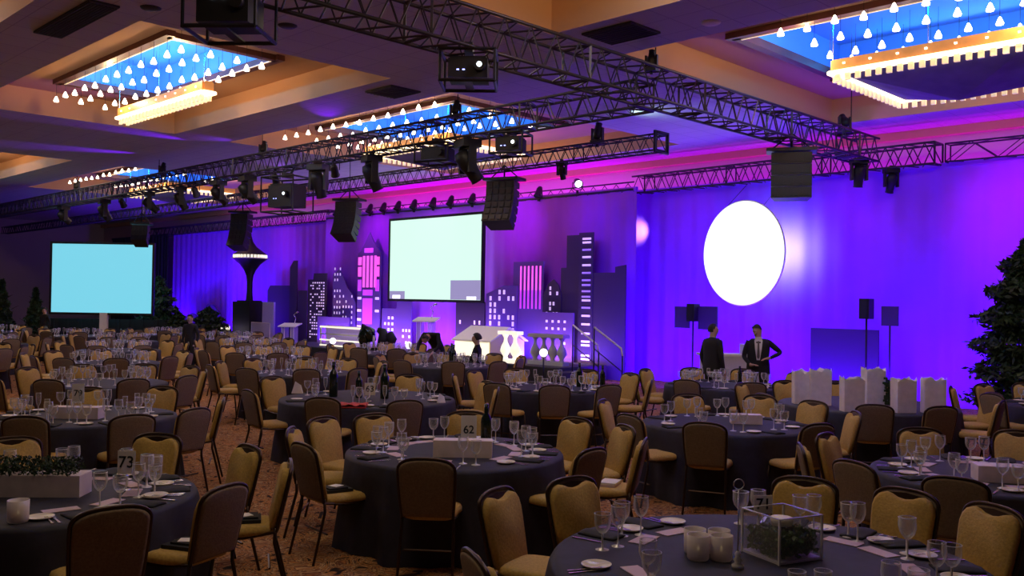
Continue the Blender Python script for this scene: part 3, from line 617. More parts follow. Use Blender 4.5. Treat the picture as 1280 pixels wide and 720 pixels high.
# ------------------------------------------------------------------ stage and set pieces
sb = MB().use(M['stagefloor']).box((-22.2, 17.95, .2), (14.0, 1.9, .4)).use(M['blacklow']).box((-22.2, 16.98, .19), (14.0, .03, .38))
single('stage', sb, 'low dark stage platform in front of the painted skyline', 'stage')
def lectern(x, y, z, rz, label):
    t = thing('lectern', label, 'lectern', (x, y, z), rz)
    for sx in (-1, 1): part('leg', MB().use(M['acrylic']).box((sx*.18, 0, .5), (.12, .3, .98)).use(M['card']).box((sx*.24, -.15, .5), (.012, .012, .98)).box((sx*.12, -.15, .5), (.012, .012, .98)), t)
    part('top', MB().use(M['setwhite']).box((0, 0, 1.06), (.70, .48, .035), M4=Matrix.Rotation(.22, 3, 'X')), t)
    part('base', MB().use(M['setwhite']).box((0, 0, .02), (.6, .4, .04)), t)
    part('microphone', MB().use(M['chrome']).tube([(.12, .1, 1.08), (.16, .12, 1.3), (.12, .04, 1.42), (.26, -.02, 1.50)], .014, 6).tube([(.24, -.01, 1.49), (.34, -.05, 1.53)], .03, 8), t); return t
lectern(-28.3, 17.4, .0, .5, 'clear lectern with a microphone left of the stage')
lectern(-20.7, 17.3, .40, .5, 'clear lectern with a microphone at stage centre')
t = thing('acrylic_screen', 'clear acrylic sheet standing left of the lectern', 'acrylic panel', (-30.13, 17.3, 0), .0)
part('sheet', MB().use(M['acrylic']).box((0, 0, .6), (1.3, .02, .98)), t)
part('edge', MB().use(M['card']).box((-.65, 0, .6), (.015, .025, .98)).box((.65, 0, .6), (.015, .025, .98)).box((0, 0, 1.09), (1.3, .025, .015)).box((-.65, 0, .06), (.05, .4, .1)).box((.65, 0, .06), (.05, .4, .1)), t)
def baluster(b, x, z0, h, r):
    b.lathe([(r*.5, z0), (r*.5, z0+h*.05), (r*.35, z0+h*.1), (r, z0+h*.32), (r*.8, z0+h*.5), (r*.35, z0+h*.7), (r*.3, z0+h*.85), (r*.55, z0+h*.95), (r*.55, z0+h)], 12, (x, 0, 0))
def balustrade(label, x, y, z, w, h, n, m, rz=0, r=.1, bm=None):
    t = thing('balustrade', label, 'balustrade', (x, y, z), rz)
    part('rail', MB().use(M[m]).box((0, 0, h-.04), (w, .25, .09)), t); part('plinth', MB().use(M[m]).box((0, 0, .05), (w, .25, .1)), t)
    for i in range(n):
        b = MB().use(M[bm or m]); baluster(b, -w/2+w*(i+.5)/n, .1, h-.18, r); part('baluster', b, t)
    return t
bl = balustrade('small white lit balustrade left of the tower plinth', -32.65, 17.0, .0, 1.05, .96, 3, 'setwhite', bm='black', r=.08)
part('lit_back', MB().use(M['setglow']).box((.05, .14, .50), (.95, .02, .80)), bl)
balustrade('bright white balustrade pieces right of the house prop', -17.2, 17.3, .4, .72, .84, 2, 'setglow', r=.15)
balustrade('grey balustrade in front of the skyline at stage right', -16.1, 17.6, .4, 1.25, .80, 4, 'stone', r=.14)
b = MB().use(M['setwhite']).box((0, 0, 0), (.95, .5, .03), M4=Matrix.Rotation(.5, 3, 'X')).use(M['black']).box((0, .1, -.25), (.5, .3, .4))
single('monitor', b, 'tilted white lit panel on the floor beside the tower plinth', 'monitor', (-27.2, 14.87, .63), .5)
# striped white railing
t = thing('striped_railing', 'white railing of glowing horizontal bars at the left of the stage', 'railing', (-25.43, 17.6, .4))
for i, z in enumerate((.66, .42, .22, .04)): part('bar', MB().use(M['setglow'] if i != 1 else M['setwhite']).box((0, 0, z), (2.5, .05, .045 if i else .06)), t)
part('post', MB().use(M['setwhite']).box((-1.22, 0, .33), (.04, .04, .66)).box((1.22, 0, .33), (.04, .04, .66)), t)
part('back_panel', MB().use(M['lilac']).box((0, .2, .36), (2.4, .03, .70)), t)
# house prop
t = thing('house_prop', 'white gabled house prop with a lit front wall on the stage', 'house prop', (-18.8, 17.35, .4))
part('wall', MB().use(M['cream']).prism([(-.72, 0), (.72, 0), (.72, .50), (-.72, .50)], .06, 1.40), t)
part('gable', MB().use(M['cream']).add([(.72, .06, .50), (.72, 1.40, .50), (.72, .73, .82), (.70, .06, .50), (.70, 1.40, .50), (.70, .73, .82)], [(0, 1, 2), (5, 4, 3), (0, 3, 4, 1), (1, 4, 5, 2), (2, 5, 3, 0)]), t)
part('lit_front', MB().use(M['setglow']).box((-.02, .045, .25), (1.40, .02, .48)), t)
part('roof', MB().use(M['setwhite']).add([(-.8, -.02, .50), (.8, -.02, .50), (.8, .73, .87), (-.8, .73, .87), (.8, 1.48, .50), (-.8, 1.48, .50), (-.8, -.02, .54), (.8, -.02, .54), (.8, .73, .92), (-.8, .73, .92), (.8, 1.48, .54), (-.8, 1.48, .54)],
     [(6, 7, 8, 9), (9, 8, 10, 11), (0, 3, 2, 1), (3, 5, 4, 2), (0, 1, 7, 6), (4, 5, 11, 10), (1, 2, 8, 7), (2, 4, 10, 8), (0, 6, 9, 3), (3, 9, 11, 5)]), t)
# props: instrument group
t = thing('statue_prop', 'dark glossy curved sculpture beside the striped railing', 'sculpture', (-23.3, 17.3, .4), .4)
part('body', MB().use(M['bottle']).tube([(-.25, 0, .1), (-.32, 0, .4), (-.25, 0, .75), (-.12, 0, .6), (-.02, 0, .3)], [.14, .2, .16, .2, .14], 12), t)
part('base', MB().use(M['black']).box((.2, 0, .06), (1.3, .5, .12)), t)
part('figure', MB().use(M['black']).tube([(.3, 0, .1), (.42, 0, .4), (.35, 0, .62), (.2, -.05, .68)], [.14, .2, .14, .08], 10).tube([(.6, 0, .1), (.7, 0, .4), (.6, 0, .6)], [.1, .16, .1], 10).use(M['setwhite']).tube([(.15, -.2, .1), (.17, -.2, .5)], .04, 6), t)
# stairs with handrails at the right end of the stage
t = thing('stage_stairs', 'stage steps with two white handrails at the right end', 'stairs', (-15.1, 17.1, 0))
part('steps', MB().use(M['stagefloor']).box((.15, -.1, .16), (.4, 1.0, .32)).box((.50, -.1, .08), (.4, 1.0, .16)), t)
for X, Y in ((.1, .2), (1.45, -.6)):
    part('handrail', MB().use(M['setwhite']).tube([(X, Y, 1.48), (X+.8, Y, 1.02), (X+.84, Y, .85)], .022, 6), t)
    part('rail_post', MB().use(M['black']).tube([(X, Y, 0), (X, Y, 1.48)], .018, 6), t); part('rail_post', MB().use(M['black']).tube([(X+.84, Y, 0), (X+.84, Y, .85)], .018, 6), t)
    part('lower_rail', MB().use(M['black']).tube([(X, Y, .98), (X+.82, Y, .50)], .014, 5), t)
for x, y, z, r, l in ((-20.5, 16.5, .73, .10, 'glowing round globe light near the centre lectern'), (-15.2, 16.45, .80, .10, 'glowing round globe light before the grey balustrade'), (-24.3, 16.5, .69, .10, 'glowing round globe before the striped railing')):
    t = thing('globe_light', l, 'lamp', (x, y, 0)); part('globe', MB().use(M['orb']).lathe([(r*math.sin(PI*i/10), z-r*math.cos(PI*i/10)) for i in range(11)], 16), t)
    part('stand', MB().use(M['black']).tube([(0, 0, 0), (0, 0, z-r)], .02, 6).lathe([(0, 0), (.14, 0), (.14, .03), (.02, .04)], 12), t)
# dark boxes and PA speakers before the right drape
b = MB().use(M['flat']).box((0, 0, .79), (1.5, .05, 1.58)).box((-.6, .25, .03), (.1, .5, .06)).box((.6, .25, .03), (.1, .5, .06))
single('dark_screen_panel', b, 'dark rectangular panel standing before the right drape', 'panel', (-8.72, 18.9, 0))
def tall_speaker(x, y, z, label, w=.28, hh=.42, side=0):
    t = thing('speaker_on_stand', label, 'speaker', (x, y, 0))
    part('cabinet', MB().use(M['black']).box((0, 0, z), (w*.75, .25, hh)).box((0, -.13, z), (w*.45, .02, hh*.9)), t)
    if side: part('side_panel', MB().use(M['flat']).box((side*.38, .05, z-.12), (.52, .05, .55)).box((-side*.36, .08, z-.12), (.42, .05, .52)), t)
    part('stand', MB().use(M['black']).tube([(0, 0, 0), (0, 0, z-hh/2)], .02, 6).tube([(-.35, 0, 0), (0, 0, .5), (.35, 0, 0)], .014, 5), t)
tall_speaker(-12.33, 18.6, 1.85, 'slim speaker on a stand with side panels left of the two men', side=1)
tall_speaker(-8.15, 18.7, 2.02, 'slim speaker on a stand above the dark panel')
b = MB().use(M['flat']).box((0, 0, 1.88), (.34, .05, .40)).tube([(0, 0, 0), (0, 0, 1.7)], .02, 6).box((0, 0, .02), (.5, .4, .04))
single('music_stand_panel', b, 'small dark square panel on a stand right of the slim speaker', 'panel', (-7.66, 18.7, 0))
# white machine behind the men
t = thing('printer_cabinet', 'pale boxy machine with a raised lid between the two men', 'machine', (-9.7, 16.1, 0), .75)
part('body', MB().use(M['shell']).box((0, 0, .78), (1.25, .6, .52)), t); part('lid', MB().use(M['shell']).box((.40, .1, 1.16), (.45, .4, .22)).use(M['card']).box((-.2, 0, 1.06), (1.0, .62, .04)), t)
part('stand', MB().use(M['black']).box((0, 0, .26), (1.2, .58, .52)), t)

# ------------------------------------------------------------------ trees
def tree(name, label, x, y, h, r, n, ls, base=.3, seed=1, spiky=False, bulge=.45):
    rn = random.Random(seed); t = thing(name, label, 'tree', (x, y, 0))
    tb = MB().use(M['bark']).tube([(0, 0, 0), (.02, .01, h*.5), (0, 0, h*.9)], [.07, .05, .01], 7)
    for k in range(16):
        a = rn.uniform(0, 2*PI); z = rn.uniform(base, h*.85); l = r*.8*math.sin(PI*min(1, .25+z/h*.75)); tb.tube([(0, 0, z), (l*math.cos(a), l*math.sin(a), z+l*.6)], [.02, .004], 4)
    part('trunk', tb, t)
    lb = MB().use(M['leaf'])
    for i in range(n):
        z = base+(h-base)*rn.random()**(.8); q = (z-base)/(h-base)
        rr = r*((1-q) if spiky else math.sin(PI*min(1, (q*(1-bulge)+bulge)))**.7)
        rr *= .8+.2*math.sin(7*q*6+seed)+rn.uniform(-.15, .15); a = rn.uniform(0, 2*PI); d = rr*rn.random()**.4
        c = Vector((d*math.cos(a), d*math.sin(a), z)); u = Vector((rn.gauss(0, 1), rn.gauss(0, 1), rn.gauss(0, .8))).normalized(); v = u.cross(Vector((rn.gauss(0, 1), rn.gauss(0, 1), rn.gauss(0, 1)))).normalized()
        s = ls*rn.uniform(.6, 1.3); lb.add([c-u*s, c+v*s*.35, c+u*s, c-v*s*.35], [(0, 1, 2, 3)])
    part('foliage', lb, t); return t
tree('potted_tree', 'large dark leafy tree at the right edge before the drape', -4.65, 17.0, 3.25, .95, 16000, .075, .2, 3, bulge=.35)
tree('potted_tree', 'dark bushy evergreen between the left screen and the blue drape', -34.9, 15.6, 2.7, .85, 5000, .12, .2, 5, bulge=.4)
tree('potted_tree', 'dark conical tree at the far left edge', -37.9, 10.9, 2.5, .75, 3500, .10, .1, 6, spiky=True)
tree('potted_tree', 'small dark conical tree left of the left screen', -36.4, 11.6, 2.2, .7, 3500, .10, .1, 7, spiky=True)
tree('potted_tree', 'low dark bushy tree under the right side of the left screen', -33.0, 15.5, 1.4, .6, 3000, .10, .1, 8, bulge=.3)
tree('potted_tree', 'broad low dark tree before the foot of the black drape', -31.4, 15.9, 1.6, .85, 3000, .10, .1, 9, bulge=.3)

exec_people = True
# ------------------------------------------------------------------ people
def person(label, loc, rz, J, paint, clothes=(), hair_long=False, headturn=0, nod=0, scale=1.0):
    """J: joints of the pose -> one skinned body"""
    t_head = J['head']; V = []; E = []; Rr = []
    def v(p, r): V.append(tuple(p)); Rr.append(r if isinstance(r, tuple) else (r, r)); return len(V)-1
    def e(a, b): E.append((a, b))
    pel = v(J['pelvis'], (.155, .12)); sp = v(J['spine'], (.15, .115)); ch = v(J['chest'], (.185, .13)); nb = v(J['neckb'], (.075, .07)); nk = v(J['neck'], (.056, .058))
    e(pel, sp); e(sp, ch); e(ch, nb); e(nb, nk)
    hd = Vector(t_head); nkv = Vector(J['neck']); up = (hd-nkv).normalized()
    face = Vector((math.sin(headturn), math.cos(headturn), -math.sin(nod))).normalized()
    h1 = v(hd-up*.035+face*.012, (.068, .082)); h2 = v(hd+up*.03, (.078, .098)); h3 = v(hd+up*.085, (.055, .07)); e(nk, h1); e(h1, h2); e(h2, h3)
    ns = v(hd+face*.098-up*.012, .011); e(h1, ns)
    for s, S in ((-1, 'L'), (1, 'R')):
        sh = v(J['sh'+S], .068); el = v(J['el'+S], .048); wr = v(J['wr'+S], .03); e(ch, sh); e(sh, el); e(el, wr)
        w_ = Vector(J['wr'+S]); d = (Vector(J['ha'+S])-w_).normalized(); sd = d.cross(Vector((0, 0, 1))); sd = (sd if sd.length > .1 else Vector((1, 0, 0))).normalized()
        pm = v(w_+d*.055, (.036, .02)); e(wr, pm)
        for k, ln in zip((-1.5, -.5, .5, 1.5), (.06, .075, .07, .055)):
            a = v(w_+d*.09+sd*k*.019, .009); b = v(w_+d*(.09+ln*.6)+sd*k*.021+Vector((0, 0, -.012)), .008); c = v(w_+d*(.09+ln)+sd*k*.021+Vector((0, 0, -.032)), .007); e(pm, a); e(a, b); e(b, c)
        a = v(w_+d*.04+sd*s*.04, .010); b = v(w_+d*.085+sd*s*.055, .008); e(pm, a); e(a, b)
        hp = v(J['hp'+S], .098); kn = v(J['kn'+S], .066); an = v(J['an'+S], .045); to = v(J['to'+S], (.04, .03)); e(pel, hp); e(hp, kn); e(kn, an); e(an, to)
    me = bpy.data.meshes.new('tmp'); me.from_pydata(V, E, []); ob = bpy.data.objects.new('tmp', me); COL.objects.link(ob)
    sk = ob.modifiers.new('s', 'SKIN'); sk.use_smooth_shade = True
    for i, r in enumerate(Rr): me.skin_vertices[0].data[i].radius = r
    me.skin_vertices[0].data[0].use_root = True
    sb_ = ob.modifiers.new('d', 'SUBSURF'); sb_.levels = 2; sb_.render_levels = 2
    dg = bpy.context.evaluated_depsgraph_get(); m2 = bpy.data.meshes.new_from_object(ob.evaluated_get(dg)); bpy.data.objects.remove(ob)
    m2.materials.clear(); m2.materials.append(M['suit']); m2.materials.append(M['skin'])
    hands = [Vector(J['wr'+S]) + (Vector(J['ha'+S])-Vector(J['wr'+S])).normalized()*.08 for S in 'LR']
    for p in m2.polygons:
        c = p.center; p.use_smooth = True
        p.material_index = 1 if ((c-hd).length < .150 or (c-nkv).length < .062 or min((c-h).length for h in hands) < .10) else 0
    body = link('person', m2, None, loc, rz); body.scale = (scale,)*3; tag(body, label, 'person')
    q = face.to_track_quat('Y', 'Z').to_matrix()
    hm = MB().use(M['hair']); pts = []; n = 14
    for i in range(9):
        th = PI*i/8*.62
        for k in range(n):
            a = 2*PI*k/n; r = .088*math.sin(th); x, y, z = r*math.cos(a), r*1.18*math.sin(a)-.012, .118*math.cos(th)
            if y > -.01 and z < .085: z = .085; y *= .80
            if hair_long: x *= 1.15; y = y*1.1-.015; z *= 1.05
            pts.append(tuple(hd + up*.012 + q @ Vector((x, y, z))))
    hm.add(pts, [(i*n+k, i*n+(k+1) % n, (i+1)*n+(k+1) % n, (i+1)*n+k) for i in range(8) for k in range(n)], True)
    ho = part('hair', hm, body)
    em = MB().use(M['hair'])
    for sx in (-.032, .032): em.box(tuple(hd + q @ Vector((sx, .083, .012))), (.018, .012, .008))
    em.box(tuple(hd + q @ Vector((0, .082, -.05))), (.035, .012, .006)); part('eyes_and_mouth', em, body)
    er = MB().use(M['skin'])
    for sx in (-.08, .08): er.box(tuple(hd + q @ Vector((sx, -.005, -.005))), (.014, .035, .055))
    part('ear', er, body)
    for nm, cm, fn in clothes: part(nm, fn(MB().use(M[cm])), body)
    return body
def standing(**k):
    J = dict(pelvis=(0, 0, .95), spine=(0, .01, 1.15), chest=(0, 0, 1.36), neckb=(0, -.01, 1.49), neck=(0, 0, 1.54), head=(0, .02, 1.65),
             shL=(-.19, 0, 1.43), shR=(.19, 0, 1.43), elL=(-.27, -.03, 1.15), elR=(.27, -.03, 1.15), wrL=(-.26, .05, .91), wrR=(.26, .05, .91), haL=(-.25, .08, .80), haR=(.25, .08, .80),
             hpL=(-.09, 0, .88), hpR=(.09, 0, .88), knL=(-.11, .02, .49), knR=(.11, .02, .49), anL=(-.12, -.02, .09), anR=(.12, -.02, .09), toL=(-.14, .14, .04), toR=(.14, .14, .04)); J.update(k); return J
def jacket(b):
    b.lathe([(.13, 1.50), (.20, 1.44), (.215, 1.36), (.20, 1.15), (.215, .98), (.225, .82)], 18)
    b.v = [(x, y*.70, z) for x, y, z in b.v]; return b
def shirtf(b): return b.add([(-.075, .125, 1.47), (.075, .125, 1.47), (.06, .178, 1.30), (.03, .172, 1.10), (-.03, .172, 1.10), (-.06, .178, 1.30), (-.05, .11, 1.52), (.05, .11, 1.52)], [(0, 1, 2, 5), (5, 2, 3, 4), (6, 7, 1, 0)]).box((0, .075, 1.515), (.14, .10, .04))
def tief(b): return b.add([(-.014, .150, 1.46), (.014, .150, 1.46), (.020, .198, 1.30), (-.020, .198, 1.30), (.026, .196, 1.16), (0, .194, 1.12), (-.026, .196, 1.16)], [(0, 1, 2, 3), (3, 2, 4, 5, 6)])
person('man in a black suit standing with his back turned, left of two men', (-9.15, 14.45, 0), math.radians(45-60), standing(), None,
       (('jacket', 'suit', jacket), ('collar', 'shirt', lambda b: b.lathe([(.062, 1.50), (.066, 1.53)], 14))), headturn=.55, scale=.965)
person('man in a black suit, white shirt and grey tie, looking down at his hands', (-8.62, 15.15, 0), math.radians(45+165),
       standing(elL=(-.42, -.04, 1.24), wrL=(-.20, .20, 1.14), haL=(-.08, .26, 1.13), elR=(.27, .0, 1.15), wrR=(.14, .20, 1.0), haR=(.04, .26, 1.02), head=(.03, .05, 1.65)), None,
       (('jacket', 'suit', jacket), ('shirt', 'shirt', shirtf), ('tie', 'tie', tief)), headturn=.35, nod=.45, scale=.965)
def seated(**k):
    J = standing(pelvis=(0, 0, .52), spine=(0, .02, .72), chest=(0, 0, .92), neckb=(0, 0, 1.05), neck=(0, .01, 1.10), head=(0, .04, 1.21), shL=(-.17, 0, .99), shR=(.17, 0, .99),
                 elL=(-.21, .08, .76), elR=(.21, .08, .76), wrL=(-.12, .30, .80), wrR=(.12, .30, .80), haL=(-.08, .4, .82), haR=(.08, .4, .82),
                 hpL=(-.1, .05, .50), hpR=(.1, .05, .50), knL=(-.12, .44, .50), knR=(.12, .44, .50), anL=(-.12, .46, .10), anR=(.12, .46, .10), toL=(-.12, .6, .05), toR=(.12, .6, .05)); J.update(k); return J
person('woman with curly dark hair in a black dress, seated in profile before the house prop', (-14.9, 13.95, -.01), math.radians(45+80), seated(), None, (), True, nod=.25)
person('person in black bending forward at a table below the centre lectern', (-16.4, 14.1, 0), math.radians(45+150),
       standing(chest=(0, .32, 1.22), spine=(0, .14, 1.10), neckb=(0, .42, 1.22), neck=(0, .46, 1.20), head=(0, .55, 1.14), shL=(-.19, .32, 1.24), shR=(.19, .32, 1.24), elL=(-.30, .40, 1.0), elR=(.30, .40, 1.0), wrL=(-.22, .55, .84), wrR=(.22, .55, .84), haL=(-.2, .65, .80), haR=(.2, .65, .80)), None, (), nod=.8)
person('person in dark clothes standing far back among the tables at left', (-22.9, 11.1, 0), math.radians(45+160), standing(), None, (), scale=.88)
person('person seen small at the far left below the conical trees', (-34.6, 11.35, 0), math.radians(200), standing(), None, (), scale=.86)
# ------------------------------------------------------------------ tables
TZ = .75
TABLES = {   # x, y, radius, description
  'T1': (-2.39, 4.32, 1.12, 'the front right table with the square vase'), 'T2': (-6.47, 2.17, .93, 'the front left table with the hedge planter'),
  'T3': (-6.05, 5.41, .95, 'the middle table with the long frosted box'), 'T4': (-2.43, 8.01, .93, 'the right-edge table with a frosted box'),
  'T5': (-5.50, 8.98, .93, 'the mid-right table behind the long-box table'), 'T6': (-10.35, 3.82, .95, 'the left-edge table behind the hedge planter'),
  'T7': (-9.94, 7.32, 1.15, 'the table with dark bottles and red cloth'), 'T8': (-5.30, 12.21, 1.15, 'the table of white paper bags'),
  'T9': (-9.49, 10.44, .95, 'the table before the stage stairs'), 'T10': (-8.08, 13.11, .95, 'the table before the two suited men'),
  'R1': (-3.35, 14.6, .95, 'the far right table near the big tree')}
ORD = 'first second third fourth fifth sixth seventh'.split()
for k, xc in enumerate((-14.0, -17.95, -21.9, -25.85, -29.6, -33.4)):
    ys_ = [y for y in ((5.4, 8.8, 12.2) if k % 2 == 0 else (7.1, 10.5, 13.7)) if y > -.27*xc - .9]
    if k == 4: ys_ = (7.6, 10.6, 13.6)
    if k == 5: ys_ = (9.4,)
    for i, y in enumerate(ys_):
        TABLES['F%d%d' % (k, i)] = (xc + .1*i, y, .93, 'the %s table in %s far row' % (('front middle back'.split() if len(ys_) == 3 else 'front back'.split() if len(ys_) == 2 else ['only'])[i], ORD[k]))
CHAIRS = [
 ('T1', -3.75, 4.04), ('T1', -3.68, 4.55), ('T1', -2.85, 5.50), ('T1', -2.35, 5.65), ('T1', -1.90, 5.61), ('T1', -2.92, 3.22),
 ('T2', -5.45, 2.07), ('T2', -5.59, 2.61), ('T2', -7.72, 2.38), ('T2', -7.30, 3.12), ('T2', -6.49, 3.34), ('T2', -5.84, 3.26),
 ('T3', -5.50, 4.75), ('T3', -6.24, 4.45), ('T3', -7.26, 5.09), ('T3', -7.10, 5.50), ('T3', -5.08, 5.56), ('T3', -5.97, 6.66), ('T3', -5.41, 6.72), ('T3', -4.94, 6.20), ('T3', -6.90, 4.62), ('T3', -6.80, 6.22),
 ('T4', -2.30, 6.98), ('T4', -3.11, 8.70), ('T4', -2.90, 6.98), ('T4', -3.53, 7.95), ('T4', -3.42, 7.33), ('T4', -2.64, 9.33),
 ('T5', -5.10, 8.05), ('T5', -5.72, 7.89), ('T5', -6.39, 9.74), ('T5', -4.55, 8.65), ('T5', -4.66, 9.61), ('T5', -5.26, 10.18), ('T5', -5.90, 10.28), ('T5', -6.6, 8.6),
 ('T6', -9.51, 3.09), ('T6', -9.1, 3.74), ('T6', -11.26, 4.19), ('T6', -11.10, 4.87), ('T6', -9.2, 4.30), ('T6', -9.75, 4.80),
 ('T7', -9.17, 6.22), ('T7', -8.5, 6.69), ('T7', -10.2, 6.05), ('T7', -8.85, 8.26), ('T7', -11.5, 6.99), ('T7', -10.8, 8.6), ('T7', -9.5, 8.75),
 ('T8', -4.69, 10.95), ('T8', -4.21, 11.35), ('T8', -5.9, 11.0), ('T8', -4.3, 13.3),
 ('T9', -8.63, 9.55), ('T9', -8.3, 10.1), ('T9', -9.2, 9.2), ('T9', -9.94, 11.67), ('T9', -8.43, 11.09),
 ('T10', -7.88, 11.95), ('T10', -7.2, 12.3), ('T10', -7.62, 14.2), ('T10', -6.9, 13.4)]
SIDE = ['nearest side', 'near left', 'nearer left', 'farther left', 'far left', 'farthest side', 'far right', 'farther right', 'nearer right', 'near right']
def side_bin(tx, ty, x, y, used):
    p = Vector((x-tx, y-ty)); lat = p.x*math.cos(YAW)+p.y*math.sin(YAW); dep = -p.x*math.sin(YAW)+p.y*math.cos(YAW)
    a = math.atan2(-lat, -dep) % (2*PI); k = a/(2*PI)*10
    order = sorted(range(10), key=lambda i: min(abs(i-k), 10-abs(i-k)))
    for i in order:
        if i not in used: used.add(i); return i, dep
    return None, dep
rng = random.Random(11)
SEATS = {}     # table -> list of (angle, x, y, bin)
for key, (tx, ty, r, desc) in TABLES.items():
    L = []; used = set()
    for kk, x, y in CHAIRS:
        if kk != key: continue
        a = math.atan2(y-ty, x-tx); d = min(max(math.hypot(x-tx, y-ty), r+.17), r+.42)
        L.append([a, d])
    if key not in ('T1', 'T2'):
        a0 = rng.uniform(0, 2*PI); N = 10 if r < 1 else 12
        for i in range(N):
            a = a0 + 2*PI*i/N
            if len(L) >= 10: break
            if all(abs((a-b[0]+PI) % (2*PI)-PI) > .50 for b in L): L.append([a+rng.uniform(-.07, .07), r+rng.uniform(.17, .36)])
    out = []
    for a, d in L[:10]:
        x, y = tx+d*math.cos(a), ty+d*math.sin(a); b, dep = side_bin(tx, ty, x, y, used)
        out.append((a, x, y, b, dep, d))
    SEATS[key] = out

# tablecloths
def cloth_mb(r, n=72, seed=0):
    rn = random.Random(seed); ph = rn.uniform(0, 6); b = MB().use(M['cloth']); rows = []
    for rr, z, amp in ((0.0, TZ, 0), (r*.6, TZ, 0), (r*.96, TZ, 0), (r, TZ-.008, 0), (r+.012, TZ-.03, .002), (r+.018, TZ-.14, .014), (r+.035, TZ-.35, .030), (r+.055, .18, .045), (r+.07, .004, .055)):
        rows.append([((rr+amp*math.sin(9*t+ph)+amp*.6*math.sin(17*t+2*ph))*math.cos(t), (rr+amp*math.sin(9*t+ph)+amp*.6*math.sin(17*t+2*ph))*math.sin(t), z) for t in [2*PI*k/n for k in range(n)]])
    vs = [p for row in rows for p in row]; fs = [(i*n+k, i*n+(k+1) % n, (i+1)*n+(k+1) % n, (i+1)*n+k) for i in range(len(rows)-1) for k in range(n)]
    return b.add(vs, fs, True)
cl_me = {}
for i, (key, (tx, ty, r, desc)) in enumerate(TABLES.items()):
    kk = (r, i % 3)
    if kk not in cl_me:
        cl_me[kk] = cloth_mb(r, 72, i).mesh('tablecloth')
    o = link('tablecloth', cl_me[kk], None, (tx, ty, 0), rng.uniform(0, 6))
    tag(o, 'dark navy tablecloth over ' + desc, 'tablecloth', 'round tables under dark cloths')

# ------------------------------------------------------------------ chair
def outline(hw, z0, zs, zt, n=14, waist=.9):   # half profile up, arch, down -> closed polygon
    pts = []
    for i in range(7):
        t = i/6; z = z0+(zs-z0)*t; pts.append((hw*(waist+(1-waist)*math.sin(t*PI/2)), z))
    for i in range(1, n):
        a = PI*i/n; ca = math.cos(a); pts.append((hw*math.copysign(abs(ca)**.75, ca), zs+(zt-zs)*math.sin(a)**.9))
    return pts + [(-x, z) for x, z in pts[6::-1]]
def lean(p): # backrest leans backwards
    x, y, z = p; return (x, y-(z-.46)*.22, z)
def slab(poly, y0, y1, m, puff=0):
    b = MB().use(m); n = len(poly); cx = 0; cz = sum(p[1] for p in poly)/n
    def ringp(s, y): return [lean((x*s, y, cz+(z-cz)*s)) for x, z in poly]
    rows = [ringp(.90, y0-puff), ringp(1, y0), ringp(1, y1), ringp(.90, y1+puff)]
    vs = [p for r in rows for p in r]; fs = [(i*n+k, i*n+(k+1) % n, (i+1)*n+(k+1) % n, (i+1)*n+k) for i in range(3) for k in range(n)]
    fs += [tuple(range(n-1, -1, -1)), tuple(range(3*n, 4*n))]
    return b.add(vs, fs, True)
def chair_parts():
    P = {}
    ol = outline(.212, .47, .84, .925)
    P['back_panel'] = slab(outline(.203, .48, .835, .912), -.222, -.205, M['back'], .006)
    # front cushion with its dipped top edge
    c = [(.180, .49), (.192, .62), (.201, .74), (.203, .80), (.192, .845), (.165, .880), (.125, .895), (.09, .889), (.05, .872), (0, .864)]
    P['backrest'] = slab(c + [(-x, z) for x, z in c[-2::-1]], -.196, -.165, M['gold'], .014)
    fr = MB().use(M['bronze'])
    pts = [lean((x, -.206, z)) for x, z in ol]; fr.tube(pts, .0125, 6)
    hp = [(.19, .78), (.17, .85), (.10, .895), (0, .905), (-.10, .895), (-.17, .85), (-.19, .78)]; 
    P['crown_panel'] = MB().use(M['bronze']).add([lean((x, -.200, z)) for x, z in hp] + [lean((x, -.194, z)) for x, z in hp], [tuple(range(7)), tuple(range(13, 6, -1))] + [(i, i+7, (i+1) % 7+7, (i+1) % 7) for i in range(7)])
    for s in (-1, 1): fr.tube([(s*.19, -.21, .47), (s*.19, .0, .44), (s*.19, .19, .44)], .011, 5)
    fr.tube([(-.19, .19, .44), (.19, .19, .44)], .011, 5).tube([(-.18, -.17, .22), (.18, -.17, .22)], .009, 5)
    P['frame'] = fr
    st = MB().use(M['gold']); rows = []; n = 28
    for s, z in ((.86, .445), (1, .458), (1.0, .485), (.95, .505), (.80, .515)):
        for k in range(n):
            a = 2*PI*k/n; ca, sa = math.cos(a), math.sin(a)
            rows.append((.215*s*math.copysign(abs(ca)**.45, ca)*(1.0 if sa > 0 else .93), .01+.215*s*math.copysign(abs(sa)**.45, sa), z))
    st.add(rows, [(i*n+k, i*n+(k+1) % n, (i+1)*n+(k+1) % n, (i+1)*n+k) for i in range(4) for k in range(n)] + [tuple(range(n-1, -1, -1)), tuple(range(4*n, 5*n))], True)
    P['seat'] = st
    legs = []
    for sx in (-1, 1):
        legs.append(MB().use(M['bronze']).tube([(sx*.19, .18, .45), (sx*.20, .215, .22), (sx*.205, .235, 0)], [.0125, .0125, .011], 6))
        legs.append(MB().use(M['bronze']).tube([(sx*.19, -.205, .50), (sx*.195, -.20, .40), (sx*.20, -.25, .2), (sx*.205, -.30, 0)], [.0125, .0125, .0125, .011], 6))
    return P, legs
CP, CL = chair_parts()
root0 = link('banquet_chair', None)
for nme in ('frame', 'seat', 'backrest', 'back_panel', 'crown_panel'): link(nme, fixn(CP[nme].mesh(nme)), root0)
for l in CL: link('leg', fixn(l.mesh('leg')), root0)
bpy.context.view_layer.update()
